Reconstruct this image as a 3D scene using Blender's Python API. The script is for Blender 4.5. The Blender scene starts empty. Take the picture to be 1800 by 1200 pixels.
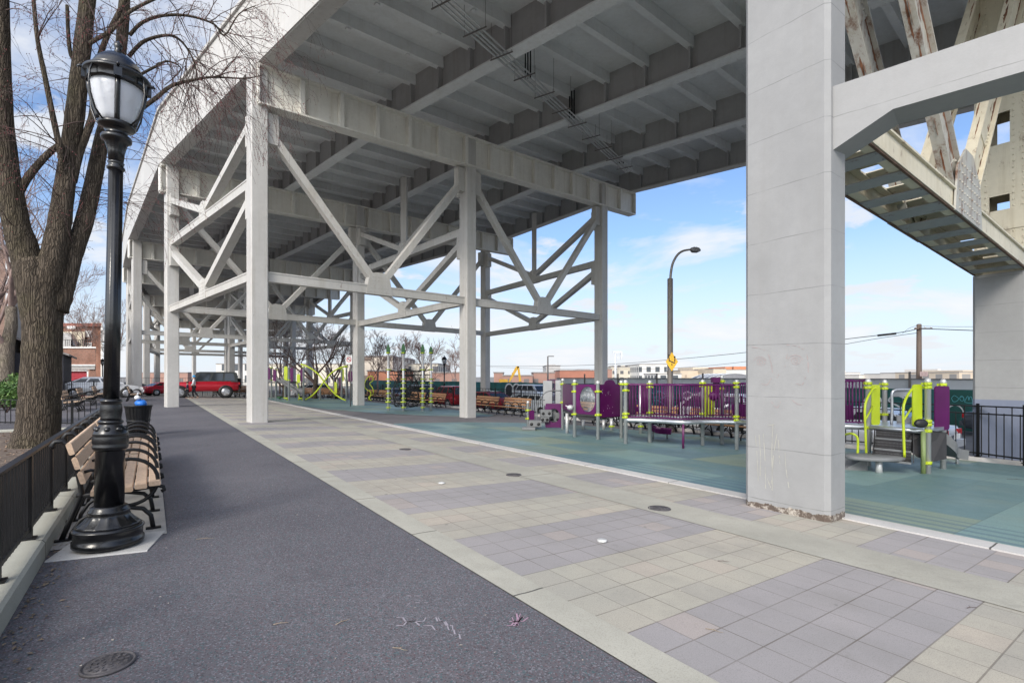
import bpy, math, random
from mathutils import Vector, Matrix
R = math.radians
scene = bpy.context.scene
COL = scene.collection
HC = 1.45           # camera height above the path
F = 890.0           # focal length in photo pixels
HZ = 662.0          # horizon row of the photo
PANG = R(35.5)      # direction of the park's paving
CP, SP = math.cos(PANG), math.sin(PANG)
V = Vector

def f_q(q):
    if q <= 2: return 0.0
    if q <= 16: return -0.5*(q-2)/14
    if q <= 18: return -0.5-0.5*(q-16)/2
    return -1.0
def g_u(u):
    if u <= 45: return 0.0
    if u <= 60: return -0.6*(u-45)/15
    return -0.6
def gzl(q, u): return f_q(q)+g_u(u)
def W(q, u, z=None):
    """paving frame -> world (z None: on the ground)"""
    if z is None: z = gzl(q, u)
    return V((q*CP-u*SP, q*SP+u*CP, z))
def QU(x, y): return (x*CP+y*SP, -x*SP+y*CP)
def gz(x, y):
    q, u = QU(x, y); return gzl(q, u)
def P(px, py, d): return V(((px-900)/F*d, d, HC-(py-HZ)/F*d))
def G(px, py, lift=0.0):
    """ground point seen at a photo pixel"""
    d = 1.0
    k = (py-HZ)/F
    prev = d
    while d < 400:
        p = V(((px-900)/F*d, d, 0)); g = gz(p.x, p.y)+lift
        if HC-k*d <= g: break
        prev = d; d += 0.05
    x = (px-900)/F*d
    return V((x, d, gz(x, d)+lift))
def scl(p): return F/p.y      # photo pixels per metre at a point

class MB:
    def __init__(s): s.v = []; s.f = []; s.sm = []; s.mi = []
    def add(s, vs, fs, smooth=False, mi=0):
        b = len(s.v); s.v += [tuple(v) for v in vs]
        for f in fs:
            s.f.append(tuple(b+i for i in f)); s.sm.append(smooth); s.mi.append(mi)
        return s
    def box(s, c, size, rz=0.0, mi=0):
        c = V(c); hx, hy, hz = size[0]/2, size[1]/2, size[2]/2
        cr, sr = math.cos(rz), math.sin(rz); vs = []
        for x, y, z in ((-1,-1,-1),(1,-1,-1),(1,1,-1),(-1,1,-1),(-1,-1,1),(1,-1,1),(1,1,1),(-1,1,1)):
            X, Y = x*hx, y*hy
            vs.append((c.x+X*cr-Y*sr, c.y+X*sr+Y*cr, c.z+z*hz))
        return s.add(vs, ((0,3,2,1),(4,5,6,7),(0,1,5,4),(1,2,6,5),(2,3,7,6),(3,0,4,7)), mi=mi)
    def bar(s, p0, p1, w, h, up=(0,0,1), mi=0, bev=0.0):
        """rectangular bar: w across, h along up"""
        p0, p1 = V(p0), V(p1); d = (p1-p0).normalized(); up = V(up)
        a = d.cross(up)
        if a.length < 1e-4: a = d.cross(V((1,0,0)))
        a.normalize(); b = a.cross(d).normalized()
        if bev > 0:
            e = bev; o = [(-w/2+e,-h/2),(w/2-e,-h/2),(w/2,-h/2+e),(w/2,h/2-e),(w/2-e,h/2),(-w/2+e,h/2),(-w/2,h/2-e),(-w/2,-h/2+e)]
        else: o = [(-w/2,-h/2),(w/2,-h/2),(w/2,h/2),(-w/2,h/2)]
        n = len(o)
        vs = [p0+a*x+b*y for x, y in o]+[p1+a*x+b*y for x, y in o]
        fs = [(i,(i+1)%n,n+(i+1)%n,n+i) for i in range(n)]+[tuple(range(n-1,-1,-1)), tuple(range(n,2*n))]
        return s.add(vs, fs, mi=mi)
    def ibeam(s, p0, p1, w, h, tf=0.03, tw=0.02, up=(0,0,1)):
        p0, p1 = V(p0), V(p1); d = (p1-p0).normalized(); a = d.cross(V(up)).normalized(); b = a.cross(d).normalized()
        s.bar(p0-b*(h/2-tf/2), p1-b*(h/2-tf/2), w, tf, up); s.bar(p0+b*(h/2-tf/2), p1+b*(h/2-tf/2), w, tf, up)
        s.bar(p0, p1, tw, h-2*tf, up); return s
    def tube(s, pts, rad, n=8, cap=True, smooth=True, mi=0):
        pts = [V(p) for p in pts]
        if not hasattr(rad, '__len__'): rad = [rad]*len(pts)
        m = len(pts); t0 = (pts[1]-pts[0]).normalized()
        a = t0.cross(V((0,0,1)))
        if a.length < 1e-3: a = t0.cross(V((1,0,0)))
        a.normalize(); vs = []
        for i in range(m):
            t = (pts[min(i+1,m-1)]-pts[max(i-1,0)])
            if t.length < 1e-9: t = t0.copy()
            t.normalize(); a = a-t*a.dot(t)
            if a.length < 1e-6: a = t.orthogonal()
            a.normalize(); b = t.cross(a)
            for k in range(n):
                an = 2*math.pi*k/n
                vs.append(pts[i]+(a*math.cos(an)+b*math.sin(an))*rad[i])
        fs = [(i*n+k, i*n+(k+1)%n, (i+1)*n+(k+1)%n, (i+1)*n+k) for i in range(m-1) for k in range(n)]
        s.add(vs, fs, smooth, mi)
        if cap and n > 3:
            b = len(s.v)-m*n
            s.f.append(tuple(b+k for k in range(n-1,-1,-1))); s.sm.append(False); s.mi.append(mi)
            s.f.append(tuple(b+(m-1)*n+k for k in range(n))); s.sm.append(False); s.mi.append(mi)
        return s
    def lathe(s, prof, c=(0,0,0), n=24, smooth=True, flute=None, mi=0, ph=0.0):
        """prof: [(r,z)]; flute=(count, depth, z0, z1)"""
        c = V(c); vs = []
        for r, z in prof:
            for k in range(n):
                an = 2*math.pi*k/n+ph; rr = r
                if flute and flute[2] <= z <= flute[3]: rr = r*(1-flute[1]*(0.5+0.5*math.cos(an*flute[0])))
                vs.append((c.x+rr*math.cos(an), c.y+rr*math.sin(an), c.z+z))
        m = len(prof)
        fs = [(i*n+k, i*n+(k+1)%n, (i+1)*n+(k+1)%n, (i+1)*n+k) for i in range(m-1) for k in range(n)]
        fs += [tuple(range(n-1,-1,-1)), tuple((m-1)*n+k for k in range(n))]
        return s.add(vs, fs, smooth, mi)
    def ball(s, c, r, n=12, m=8, sc=(1,1,1), mi=0):
        c = V(c); vs = [(c.x, c.y, c.z-r*sc[2])]
        for i in range(1, m):
            ph = math.pi*i/m-math.pi/2
            for k in range(n):
                an = 2*math.pi*k/n
                vs.append((c.x+r*sc[0]*math.cos(ph)*math.cos(an), c.y+r*sc[1]*math.cos(ph)*math.sin(an), c.z+r*sc[2]*math.sin(ph)))
        vs.append((c.x, c.y, c.z+r*sc[2])); L = len(vs)-1
        fs = [(0, 1+(k+1)%n, 1+k) for k in range(n)]
        fs += [(1+i*n+k, 1+i*n+(k+1)%n, 1+(i+1)*n+(k+1)%n, 1+(i+1)*n+k) for i in range(m-2) for k in range(n)]
        fs += [(1+(m-2)*n+k, 1+(m-2)*n+(k+1)%n, L) for k in range(n)]
        return s.add(vs, fs, True, mi)
    def prism(s, poly, off, mi=0, smooth=False):
        """poly: 3-D points of one face; off: extrusion vector"""
        poly = [V(p) for p in poly]; off = V(off); n = len(poly)
        nrm = V((0,0,0))
        for i in range(n): nrm += (poly[i]-poly[0]).cross(poly[(i+1)%n]-poly[0])
        if nrm.dot(off) > 0: poly = poly[::-1]
        vs = poly+[p+off for p in poly]
        fs = [tuple(range(n)), tuple(range(2*n-1, n-1, -1))]+[(i, n+i, n+(i+1)%n, (i+1)%n) for i in range(n)]
        return s.add(vs, fs, smooth, mi)
    def loft(s, rings, smooth=True, cap=True, mi=0):
        n = len(rings[0]); m = len(rings); vs = [V(p) for r in rings for p in r]
        fs = [(i*n+k, i*n+(k+1)%n, (i+1)*n+(k+1)%n, (i+1)*n+k) for i in range(m-1) for k in range(n)]
        if cap: fs += [tuple(range(n-1,-1,-1)), tuple((m-1)*n+k for k in range(n))]
        return s.add(vs, fs, smooth, mi)
    def ribbon(s, pts, w, nrm, mi=0):
        """flat stroke lying on a surface of normal nrm"""
        pts = [V(p) for p in pts]; nrm = V(nrm); vs = []
        for i, p in enumerate(pts):
            t = (pts[min(i+1,len(pts)-1)]-pts[max(i-1,0)]).normalized(); a = t.cross(nrm).normalized()
            vs += [p-a*w/2, p+a*w/2]
        return s.add(vs, [(2*i, 2*i+1, 2*i+3, 2*i+2) for i in range(len(pts)-1)], mi=mi)
    def build(s, name, mat, parent=None, world=False, smooth=None):
        me = bpy.data.meshes.new(name)
        vs = s.v
        if world and parent is not None:
            root = parent
            while root.parent: root = root.parent
            M = (Matrix.Translation(root.location) @ root.rotation_euler.to_matrix().to_4x4()).inverted()
            vs = [tuple(M @ V(v)) for v in vs]
        me.from_pydata(vs, [], s.f)
        mats = mat if isinstance(mat, (list, tuple)) else [mat]
        for m in mats: me.materials.append(m)
        me.polygons.foreach_set('use_smooth', s.sm if smooth is None else [smooth]*len(s.f))
        if len(mats) > 1: me.polygons.foreach_set('material_index', s.mi)
        me.update()
        o = bpy.data.objects.new(name, me); COL.objects.link(o)
        if parent is not None: o.parent = parent
        return o

def thing(name, label, cat, loc=(0,0,0), rz=0.0, group=None):
    o = bpy.data.objects.new(name, None); COL.objects.link(o); o.empty_display_size = 0.2
    o.location = V(loc); o.rotation_euler = (0,0,rz)
    return tag(o, label, cat, group)
def tag(o, label, cat, group=None):
    o['label'] = label; o['category'] = cat
    if group: o['group'] = group
    return o
def struct(o): o['kind'] = 'structure'; return o
def rebase(o, loc):
    """move a single-mesh thing's origin to its base"""
    loc = V(loc)
    for v in o.data.vertices: v.co -= loc
    o.location = loc; return o
def dup(root, loc, rz=0.0, label=None, group=None):
    r = root.copy(); COL.objects.link(r); r.location = V(loc); r.rotation_euler = (0,0,rz)
    if label: r['label'] = label
    if group: r['group'] = group
    for ch in list(root.children):
        c = ch.copy(); COL.objects.link(c); c.parent = r
        for g in list(ch.children):
            d = g.copy(); COL.objects.link(d); d.parent = c
    return r
CLOUD_SEED = 2.3; SKY_STR = 0.11; SUN_STR = 2.0; EXPO = 0.5
HAZE_COL = (5.5, 5.9, 6.4); CLOUD_LO = (5.5, 5.7, 6.0); CLOUD_HI = (6.7, 6.75, 6.9); GLOW = (16, 15.3, 14)
# ---------------------------------------------------------------- materials
class NT:
    def __init__(s, name):
        s.m = bpy.data.materials.new(name); s.m.use_nodes = True; s.t = s.m.node_tree
        s.b = s.t.nodes['Principled BSDF']; s.tc = s.t.nodes.new('ShaderNodeTexCoord')
    def n(s, typ, **kw):
        nd = s.t.nodes.new(typ)
        for k, v in kw.items():
            if k[0] == 'i' and k[1:].isdigit(): nd.inputs[int(k[1:])].default_value = v
            else: setattr(nd, k, v)
        return nd
    def l(s, a, b): s.t.links.new(a, b)
    def co(s, scale=(1,1,1), kind='Object', rot=(0,0,0)):
        mp = s.n('ShaderNodeMapping'); mp.inputs['Scale'].default_value = scale; mp.inputs['Rotation'].default_value = rot
        s.l(s.tc.outputs[kind], mp.inputs['Vector']); return mp.outputs['Vector']
    def noise(s, scale, detail=4, rough=0.6, vec=None, out=0):
        nd = s.n('ShaderNodeTexNoise'); nd.inputs['Scale'].default_value = scale
        nd.inputs['Detail'].default_value = detail; nd.inputs['Roughness'].default_value = rough
        s.l(vec if vec is not None else s.tc.outputs['Object'], nd.inputs['Vector']); return nd.outputs[out]
    def ramp(s, fac, stops, interp='LINEAR'):
        nd = s.n('ShaderNodeValToRGB'); nd.color_ramp.interpolation = interp; e = nd.color_ramp.elements
        while len(e) < len(stops): e.new(0.5)
        for i, (p, c) in enumerate(stops):
            e[i].position = p; e[i].color = (c, c, c, 1) if not hasattr(c, '__len__') else (*c, 1)
        s.l(fac, nd.inputs['Fac']); return nd.outputs['Color']
    def mix(s, fac, a, b, mode='MIX'):
        nd = s.n('ShaderNodeMix', data_type='RGBA', blend_type=mode)
        for sock, val in ((nd.inputs[0], fac), (nd.inputs[6], a), (nd.inputs[7], b)):
            if hasattr(val, 'is_linked') or isinstance(val, bpy.types.NodeSocket): s.l(val, sock)
            elif hasattr(val, '__len__'): sock.default_value = (*val, 1)
            else: sock.default_value = val
        return nd.outputs[2]
    def math(s, op, a, b=0.0, c=0.0):
        nd = s.n('ShaderNodeMath', operation=op)
        for i, val in enumerate((a, b, c)):
            if isinstance(val, bpy.types.NodeSocket): s.l(val, nd.inputs[i])
            else: nd.inputs[i].default_value = val
        return nd.outputs[0]
    def xyz(s, vec=None):
        nd = s.n('ShaderNodeSeparateXYZ'); s.l(vec if vec is not None else s.tc.outputs['Object'], nd.inputs[0]); return nd.outputs
    def bump(s, h, strength=0.3, dist=0.01):
        nd = s.n('ShaderNodeBump'); nd.inputs['Strength'].default_value = strength; nd.inputs['Distance'].default_value = dist
        s.l(h, nd.inputs['Height']); s.l(nd.outputs[0], s.b.inputs['Normal'])
    def fin(s, col=None, rough=0.6, metal=0.0, spec=0.5):
        if col is not None:
            if isinstance(col, bpy.types.NodeSocket): s.l(col, s.b.inputs['Base Color'])
            else: s.b.inputs['Base Color'].default_value = (*col, 1)
        if isinstance(rough, bpy.types.NodeSocket): s.l(rough, s.b.inputs['Roughness'])
        else: s.b.inputs['Roughness'].default_value = rough
        s.b.inputs['Metallic'].default_value = metal; s.b.inputs['Specular IOR Level'].default_value = spec
        return s.m

def sc(c, k): return tuple(min(1.0, x*k) for x in c)
def M(name, col, rough=0.6, metal=0.0, var=0.15, scale=4.0, bump=0.0, bscale=60, spec=0.5, dirt=None, dscale=1.5, dcut=(0.55,0.75)):
    t = NT(name)
    c = t.mix(t.ramp(t.noise(scale, 5), [(0.3, 0.0), (0.7, 1.0)]), sc(col, 1-var), sc(col, 1+var))
    if dirt is not None: c = t.mix(t.ramp(t.noise(dscale, 8, 0.7), [(dcut[0], 0.0), (dcut[1], 1.0)]), c, dirt)
    if bump: t.bump(t.noise(bscale, 3), bump, 0.01)
    return t.fin(c, rough, metal, spec)

def m_paint(name, col, rust=0.0, streak=0.45, rivets=False, lines=False):
    """painted steel / concrete of the viaduct: mottling, run-off streaks, rust"""
    t = NT(name)
    big = t.noise(0.5, 4); fine = t.noise(7, 6, 0.7)
    c = t.mix(t.ramp(big, [(0.3, 0), (0.7, 1)]), sc(col, 0.88), sc(col, 1.08))
    c = t.mix(t.ramp(fine, [(0.35, 0.0), (0.75, 0.35)]), c, sc(col, 0.72))
    st = t.noise(1.0, 6, 0.7, t.co((5.0, 5.0, 0.35)))
    c = t.mix(t.ramp(st, [(0.5, 0), (0.75, streak)]), c, (col[0]*0.62, col[1]*0.57, col[2]*0.48))
    if rust > 0:
        rn = t.noise(2.2, 9, 0.75, t.co((2.5, 2.5, 0.9)))
        c = t.mix(t.ramp(rn, [(0.66-0.16*rust, 0), (0.78-0.13*rust, 1)]), c, (0.13, 0.055, 0.03))
        c = t.mix(t.ramp(t.noise(1.3, 7, 0.7), [(0.55, 0), (0.8, 0.5*min(1, rust))]), c, (0.42, 0.33, 0.2))
    if lines:
        z = t.xyz()[2]; wob = t.math('MULTIPLY', t.noise(1.2, 3), 0.06)
        fr = t.math('FRACT', t.math('MULTIPLY', t.math('ADD', z, wob), 1/0.62))
        ln = t.ramp(fr, [(0.0, 1.0), (0.012, 0.0), (0.99, 0.0), (1.0, 1.0)])
        c = t.mix(t.mix(1.0, ln, t.ramp(t.noise(3, 4), [(0.35, 0.15), (0.6, 0.8)]), 'MULTIPLY'), c, sc(col, 0.38))
        for z0, z1 in ((-10, -0.015),):
            cut = t.math('LESS_THAN', t.math('ADD', z, t.math('MULTIPLY', t.noise(9, 5), 0.12)), z1)
            chip = t.mix(t.ramp(t.noise(14, 8, 0.8), [(0.42, 0), (0.52, 1)]), (0.42, 0.38, 0.33), (0.10, 0.075, 0.06))
            c = t.mix(cut, c, chip)
    t.bump(t.noise(45, 4), 0.15, 0.01)
    return t.fin(c, 0.55, 0.0, 0.4)

STEEL = m_paint('viaduct_paint', (0.52, 0.505, 0.48), 0.12)
WEB_P = m_paint('darker_web_paint', (0.385, 0.38, 0.378), 0.06, 0.5)  # webs darker than the flanges and slab, for contrast across the underside
STEEL_U = m_paint('lightened_underside_paint', (0.72, 0.73, 0.73), 0.0, 0.3)  # viaduct paint lightened to make up for weak bounce light under the deck
BRACE = m_paint('brace_paint', (0.52, 0.505, 0.475), 0.34, 0.45)
CAPC = m_paint('cap_paint', (0.76, 0.74, 0.68), 0.15, 0.45)
CONC_COL = m_paint('column_paint', (0.30, 0.30, 0.30), 0.0, 0.12, lines=True)
RUSTY = m_paint('rusty_paint', (0.43, 0.42, 0.385), 1.0, 0.8)
RUSTY_L = m_paint('weathered_cream_paint', (0.62, 0.57, 0.45), 0.5, 0.6)
RUST_DARK = M('rust_edge', (0.12, 0.07, 0.05), 0.9, 0, 0.5, 12)
BLUEBASE = m_paint('blue_grey_base_paint', (0.19, 0.215, 0.29), 0.0, 0.1)

def m_asphalt():
    t = NT('path_asphalt')
    c = t.mix(t.ramp(t.noise(0.35, 4, 0.6), [(0.3, 0), (0.7, 1)]), (0.086, 0.082, 0.094), (0.138, 0.132, 0.145))
    v = t.n('ShaderNodeTexVoronoi'); v.inputs['Scale'].default_value = 130; t.l(t.tc.outputs['Object'], v.inputs['Vector'])
    hs = t.xyz(v.outputs['Color'])
    c = t.mix(t.ramp(hs[0], [(0.0, 0.0), (0.80, 0.0), (0.84, 0.5)], 'CONSTANT'), c, (0.24, 0.24, 0.27))
    c = t.mix(t.ramp(hs[1], [(0.0, 0.0), (0.82, 0.5)], 'CONSTANT'), c, (0.028, 0.026, 0.03))
    c = t.mix(t.ramp(hs[2], [(0.0, 0.0), (0.92, 0.4)], 'CONSTANT'), c, (0.15, 0.075, 0.08))
    c = t.mix(t.ramp(hs[2], [(0.0, 0.55), (0.07, 0.0)], 'CONSTANT'), c, (0.05, 0.12, 0.13))
    c = t.mix(t.ramp(t.noise(1.6, 8, 0.75, t.co((1, 0.5, 1))), [(0.56, 0), (0.75, 0.45)]), c, (0.04, 0.037, 0.042))
    t.bump(v.outputs['Distance'], 0.25, 0.006)
    return t.fin(c, 0.9, 0, 0.25)
def m_pavers():
    t = NT('plaza_pavers')
    x, y, z = t.xyz()
    band = t.math('LESS_THAN', t.math('FRACT', t.math('MULTIPLY', t.math('ADD', y, 100*2.03-0.95), 1/2.03)), 0.5)
    TQ, TU = 0.2667, 0.2538
    a = t.math('MULTIPLY', t.math('ADD', x, 50*TQ-2.2), 1/TQ); b = t.math('MULTIPLY', t.math('ADD', y, 400*TU-0.95), 1/TU)
    cell = t.n('ShaderNodeCombineXYZ'); t.l(t.math('FLOOR', a), cell.inputs[0]); t.l(t.math('FLOOR', b), cell.inputs[1])
    wn = t.n('ShaderNodeTexWhiteNoise'); t.l(cell.outputs[0], wn.inputs['Vector']); rnd = wn.outputs['Value']
    buff = t.mix(t.ramp(t.noise(0.5, 3), [(0.35, 0), (0.65, 1)]), (0.385, 0.368, 0.31), (0.44, 0.40, 0.33))
    lav = t.mix(t.ramp(t.noise(0.6, 3), [(0.35, 0), (0.65, 1)]), (0.30, 0.283, 0.285), (0.345, 0.32, 0.318))
    c = t.mix(band, buff, lav)
    c = t.mix(t.math('MULTIPLY', rnd, 0.26), c, (0.25, 0.24, 0.235))
    wn2 = t.xyz(wn.outputs['Color'])
    c = t.mix(t.math('MULTIPLY', t.math('GREATER_THAN', wn2[1], 0.92), 0.28), c, (0.50, 0.40, 0.33))
    sp = t.noise(160, 3, 0.8)
    c = t.mix(t.ramp(sp, [(0.38, 0.45), (0.5, 0.0), (0.62, 0.0), (0.75, 0.3)]), c, (0.16, 0.155, 0.15))
    c = t.mix(t.ramp(t.noise(1.1, 7, 0.7), [(0.48, 0), (0.75, 0.45)]), c, (0.2, 0.19, 0.175))
    c = t.mix(t.ramp(t.noise(5.5, 8, 0.75), [(0.62, 0), (0.78, 0.5)]), c, (0.14, 0.13, 0.12))
    vg = t.n('ShaderNodeTexVoronoi'); vg.inputs['Scale'].default_value = 2.1; t.l(t.tc.outputs['Object'], vg.inputs['Vector'])
    c = t.mix(t.ramp(vg.outputs['Distance'], [(0.0, 0.7), (0.035, 0.6), (0.05, 0.0)]), c, (0.10, 0.095, 0.09))
    fa, fb = t.math('FRACT', a), t.math('FRACT', b)
    ja = t.math('LESS_THAN', t.math('ABSOLUTE', t.math('SUBTRACT', fa, 0.5)), 0.487)
    jb = t.math('LESS_THAN', t.math('ABSOLUTE', t.math('SUBTRACT', fb, 0.5)), 0.483)
    keep = t.math('MULTIPLY', ja, jb)
    jf = t.math('MULTIPLY', t.math('SUBTRACT', 1.0, keep), t.ramp(t.noise(1.7, 4), [(0.3, 0.25), (0.65, 0.85)]))
    c = t.mix(jf, c, (0.12, 0.10, 0.085))
    t.bump(keep, 0.4, 0.004)
    return t.fin(c, 0.85, 0, 0.3)
def m_concrete(name, col, joint=None):
    t = NT(name)
    c = t.mix(t.ramp(t.noise(0.9, 6, 0.7), [(0.3, 0), (0.7, 1)]), sc(col, 0.8), sc(col, 1.1))
    c = t.mix(t.ramp(t.noise(120, 3, 0.8), [(0.35, 0.5), (0.5, 0.0), (0.6, 0.0), (0.8, 0.2)]), c, sc(col, 0.5))
    c = t.mix(t.ramp(t.noise(3.0, 8, 0.75), [(0.55, 0), (0.8, 0.55)]), c, sc(col, 0.5))
    if joint:
        y = t.xyz()[1]
        fr = t.math('FRACT', t.math('ADD', t.math('MULTIPLY', t.math('ADD', y, t.math('MULTIPLY', t.noise(4, 2), 0.03)), 1/joint), 20.3))
        c = t.mix(t.math('LESS_THAN', fr, 0.016/joint), c, (0.09, 0.085, 0.08))
    t.bump(t.noise(80, 4), 0.25, 0.006)
    return t.fin(c, 0.88, 0, 0.3)
def m_rubber():
    t = NT('play_rubber_surface')
    x, y, z = t.xyz()
    cell = t.n('ShaderNodeCombineXYZ')
    t.l(t.math('FLOOR', t.math('MULTIPLY', x, 1/1.3)), cell.inputs[0]); t.l(t.math('FLOOR', t.math('MULTIPLY', y, 1/1.6)), cell.inputs[1])
    wn = t.n('ShaderNodeTexWhiteNoise'); t.l(cell.outputs[0], wn.inputs['Vector'])
    c = t.ramp(wn.outputs['Value'], [(0.0, (0.10, 0.20, 0.21)), (0.4, (0.19, 0.31, 0.295)), (0.72, (0.235, 0.29, 0.195)), (0.9, (0.088, 0.17, 0.215))], 'CONSTANT')
    c = t.mix(t.ramp(t.noise(0.45, 5), [(0.35, 0.0), (0.68, 0.4)]), c, (0.20, 0.32, 0.305))
    c = t.mix(t.ramp(t.noise(0.7, 6, 0.7, t.co((1, 1, 1), rot=(0, 0, 1))), [(0.5, 0.0), (0.75, 0.6)]), c, (0.24, 0.275, 0.19))
    c = t.mix(t.ramp(t.noise(90, 2, 0.8), [(0.35, 0.5), (0.55, 0.0)]), c, (0.05, 0.09, 0.10))
    c = t.mix(0.16, c, (0.20, 0.21, 0.20))
    edge = t.math('LESS_THAN', x, 7.5)
    rid = t.math('LESS_THAN', t.math('FRACT', t.math('MULTIPLY', x, 4.3)), 0.4)
    c = t.mix(t.math('MULTIPLY', t.math('MULTIPLY', edge, rid), 0.55), c, (0.06, 0.11, 0.16))
    fx = t.math('FRACT', t.math('MULTIPLY', x, 1/0.65)); fy = t.math('FRACT', t.math('MULTIPLY', y, 1/0.8))
    jt = t.math('MAXIMUM', t.math('LESS_THAN', fx, 0.012), t.math('LESS_THAN', fy, 0.010))
    c = t.mix(t.math('MULTIPLY', jt, 0.5), c, (0.05, 0.08, 0.08))
    rg = t.math('ADD', 0.28, t.math('MULTIPLY', t.noise(1.2, 5), 0.45))
    t.bump(t.noise(140, 3), 0.2, 0.004)
    return t.fin(c, rg, 0, 0.4)
def m_brick(name, col, mort=(0.35,0.32,0.29), scale=1.0, rot=(R(90),0,0)):
    t = NT(name)
    vec = t.co((scale, scale, scale))
    x, y, z = t.xyz(vec); cb = t.n('ShaderNodeCombineXYZ'); t.l(t.math('ADD', x, y), cb.inputs[0]); t.l(z, cb.inputs[1])
    b = t.n('ShaderNodeTexBrick'); t.l(cb.outputs[0], b.inputs['Vector'])
    b.inputs['Color1'].default_value = (*col, 1); b.inputs['Color2'].default_value = (*sc(col, 0.6), 1); b.inputs['Mortar'].default_value = (*mort, 1)
    b.inputs['Scale'].default_value = 4.0; b.inputs['Mortar Size'].default_value = 0.02
    c = t.mix(t.ramp(t.noise(0.7, 5), [(0.4, 0), (0.7, 0.6)]), b.outputs['Color'], sc(col, 0.45))
    return t.fin(c, 0.9)
def m_facade(name, col, win=(0.06,0.065,0.075), px=3.0, pz=3.2, fx=0.4, fz=0.5):
    """far facade: rows of small window openings"""
    t = NT(name); x, y, z = t.xyz()
    nrm = t.n('ShaderNodeNewGeometry'); nz = t.xyz(nrm.outputs['Normal'])[2]
    h = t.math('ADD', x, t.math('MULTIPLY', y, 1.0))
    a = t.math('LESS_THAN', t.math('ABSOLUTE', t.math('SUBTRACT', t.math('FRACT', t.math('MULTIPLY', h, 1/px)), 0.5)), fx/2)
    b = t.math('LESS_THAN', t.math('ABSOLUTE', t.math('SUBTRACT', t.math('FRACT', t.math('MULTIPLY', z, 1/pz)), 0.55)), fz/2)
    w = t.math('MULTIPLY', t.math('MULTIPLY', a, b), t.math('LESS_THAN', t.math('ABSOLUTE', nz), 0.5))
    c = t.mix(t.ramp(t.noise(0.15, 4), [(0.3, 0), (0.7, 1)]), sc(col, 0.85), sc(col, 1.1))
    c = t.mix(w, c, win)
    return t.fin(c, 0.8)
def m_bark(name, col, sc_=1.0):
    t = NT(name)
    n1 = t.noise(5*sc_, 8, 0.75, t.co((3.2, 3.2, 0.30)))
    c = t.mix(t.ramp(n1, [(0.3, 0), (0.62, 1)]), sc(col, 0.28), sc(col, 1.15))
    c = t.mix(t.ramp(t.noise(1.2, 5), [(0.5, 0), (0.75, 0.5)]), c, (col[0]*0.8, col[1]*0.95, col[2]*0.6))
    vv = t.n('ShaderNodeTexVoronoi', feature='DISTANCE_TO_EDGE'); vv.inputs['Scale'].default_value = 9*sc_
    nn = t.noise(3, 3, out=1); mixv = t.n('ShaderNodeVectorMath', operation='MULTIPLY_ADD')
    t.l(nn, mixv.inputs[0]); mixv.inputs[1].default_value = (0.25, 0.25, 0.25); t.l(t.co((3.4, 3.4, 0.22)), mixv.inputs[2])
    t.l(mixv.outputs[0], vv.inputs['Vector'])
    c = t.mix(t.ramp(vv.outputs['Distance'], [(0.0, 0.75), (0.16, 0.0)]), c, sc(col, 0.25))
    h = t.math('ADD', t.ramp(vv.outputs['Distance'], [(0, 0), (0.2, 1)]), n1)
    t.bump(h, 0.9, 0.03)
    return t.fin(c, 0.95, 0, 0.2)
def m_wood(name, col):
    t = NT(name)
    n1 = t.noise(6, 6, 0.7, t.co((6, 6, 6))); c = t.mix(t.ramp(n1, [(0.3, 0), (0.7, 1)]), sc(col, 0.7), sc(col, 1.15))
    c = t.mix(t.ramp(t.noise(1.5, 5), [(0.5, 0), (0.75, 0.5)]), c, sc(col, 0.55))
    return t.fin(c, 0.7)
def m_iron():
    t = NT('black_gloss_iron')
    c = t.mix(t.ramp(t.noise(9, 5), [(0.4, 0), (0.7, 1)]), (0.005, 0.005, 0.006), (0.010, 0.010, 0.011))
    t.bump(t.noise(35, 4), 0.18, 0.006)
    return t.fin(c, t.math('ADD', 0.12, t.math('MULTIPLY', t.noise(6, 4), 0.22)), 0, 0.6)

ASPHALT = m_asphalt(); PAVERS = m_pavers()
CONC = m_concrete('concrete_strip', (0.41, 0.395, 0.34), 1.6)
CONC_MID = m_concrete('concrete_walk', (0.38, 0.365, 0.315), 9.0)
CONC_PAD = m_concrete('concrete_pad', (0.36, 0.35, 0.335))
KERB = m_concrete('kerb_concrete', (0.40, 0.395, 0.34), 1.5)
KERB_L = m_concrete('pale_kerb', (0.50, 0.485, 0.47), 1.8)
RUBBER = m_rubber()
PLAYASPH = M('playground_asphalt', (0.155, 0.145, 0.15), 0.85, 0, 0.2, 0.6, 0.2, 90, dirt=(0.34, 0.33, 0.33), dscale=0.45, dcut=(0.6, 0.72))
STREET = M('street_asphalt', (0.11, 0.11, 0.115), 0.9, 0, 0.2, 0.5)
GROUND = M('city_ground', (0.20, 0.19, 0.175), 0.95, 0, 0.25, 0.2)
SOIL = M('bed_soil', (0.10, 0.072, 0.055), 1.0, 0, 0.45, 8, 0.8, 25, dirt=(0.26, 0.21, 0.16), dscale=9, dcut=(0.52, 0.66))
IRON = m_iron()
IRONM = M('black_matt_iron', (0.008, 0.008, 0.009), 0.42, 0, 0.3, 5, spec=0.35)
SLAT = m_wood('bench_slat_wood', (0.60, 0.43, 0.30))
SLAT_O = m_wood('orange_slat_wood', (0.35, 0.19, 0.10))
BARK = m_bark('grey_brown_bark', (0.135, 0.108, 0.082)); BARK2 = m_bark('pale_bark', (0.30, 0.25, 0.20))
TWIG = M('twig_bark', (0.085, 0.055, 0.05), 0.9, 0, 0.4, 3); BUD = M('red_buds', (0.22, 0.06, 0.06), 0.8)
TWIG_R = M('reddish_twigs', (0.24, 0.17, 0.15), 0.9, 0, 0.4, 2)
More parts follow.
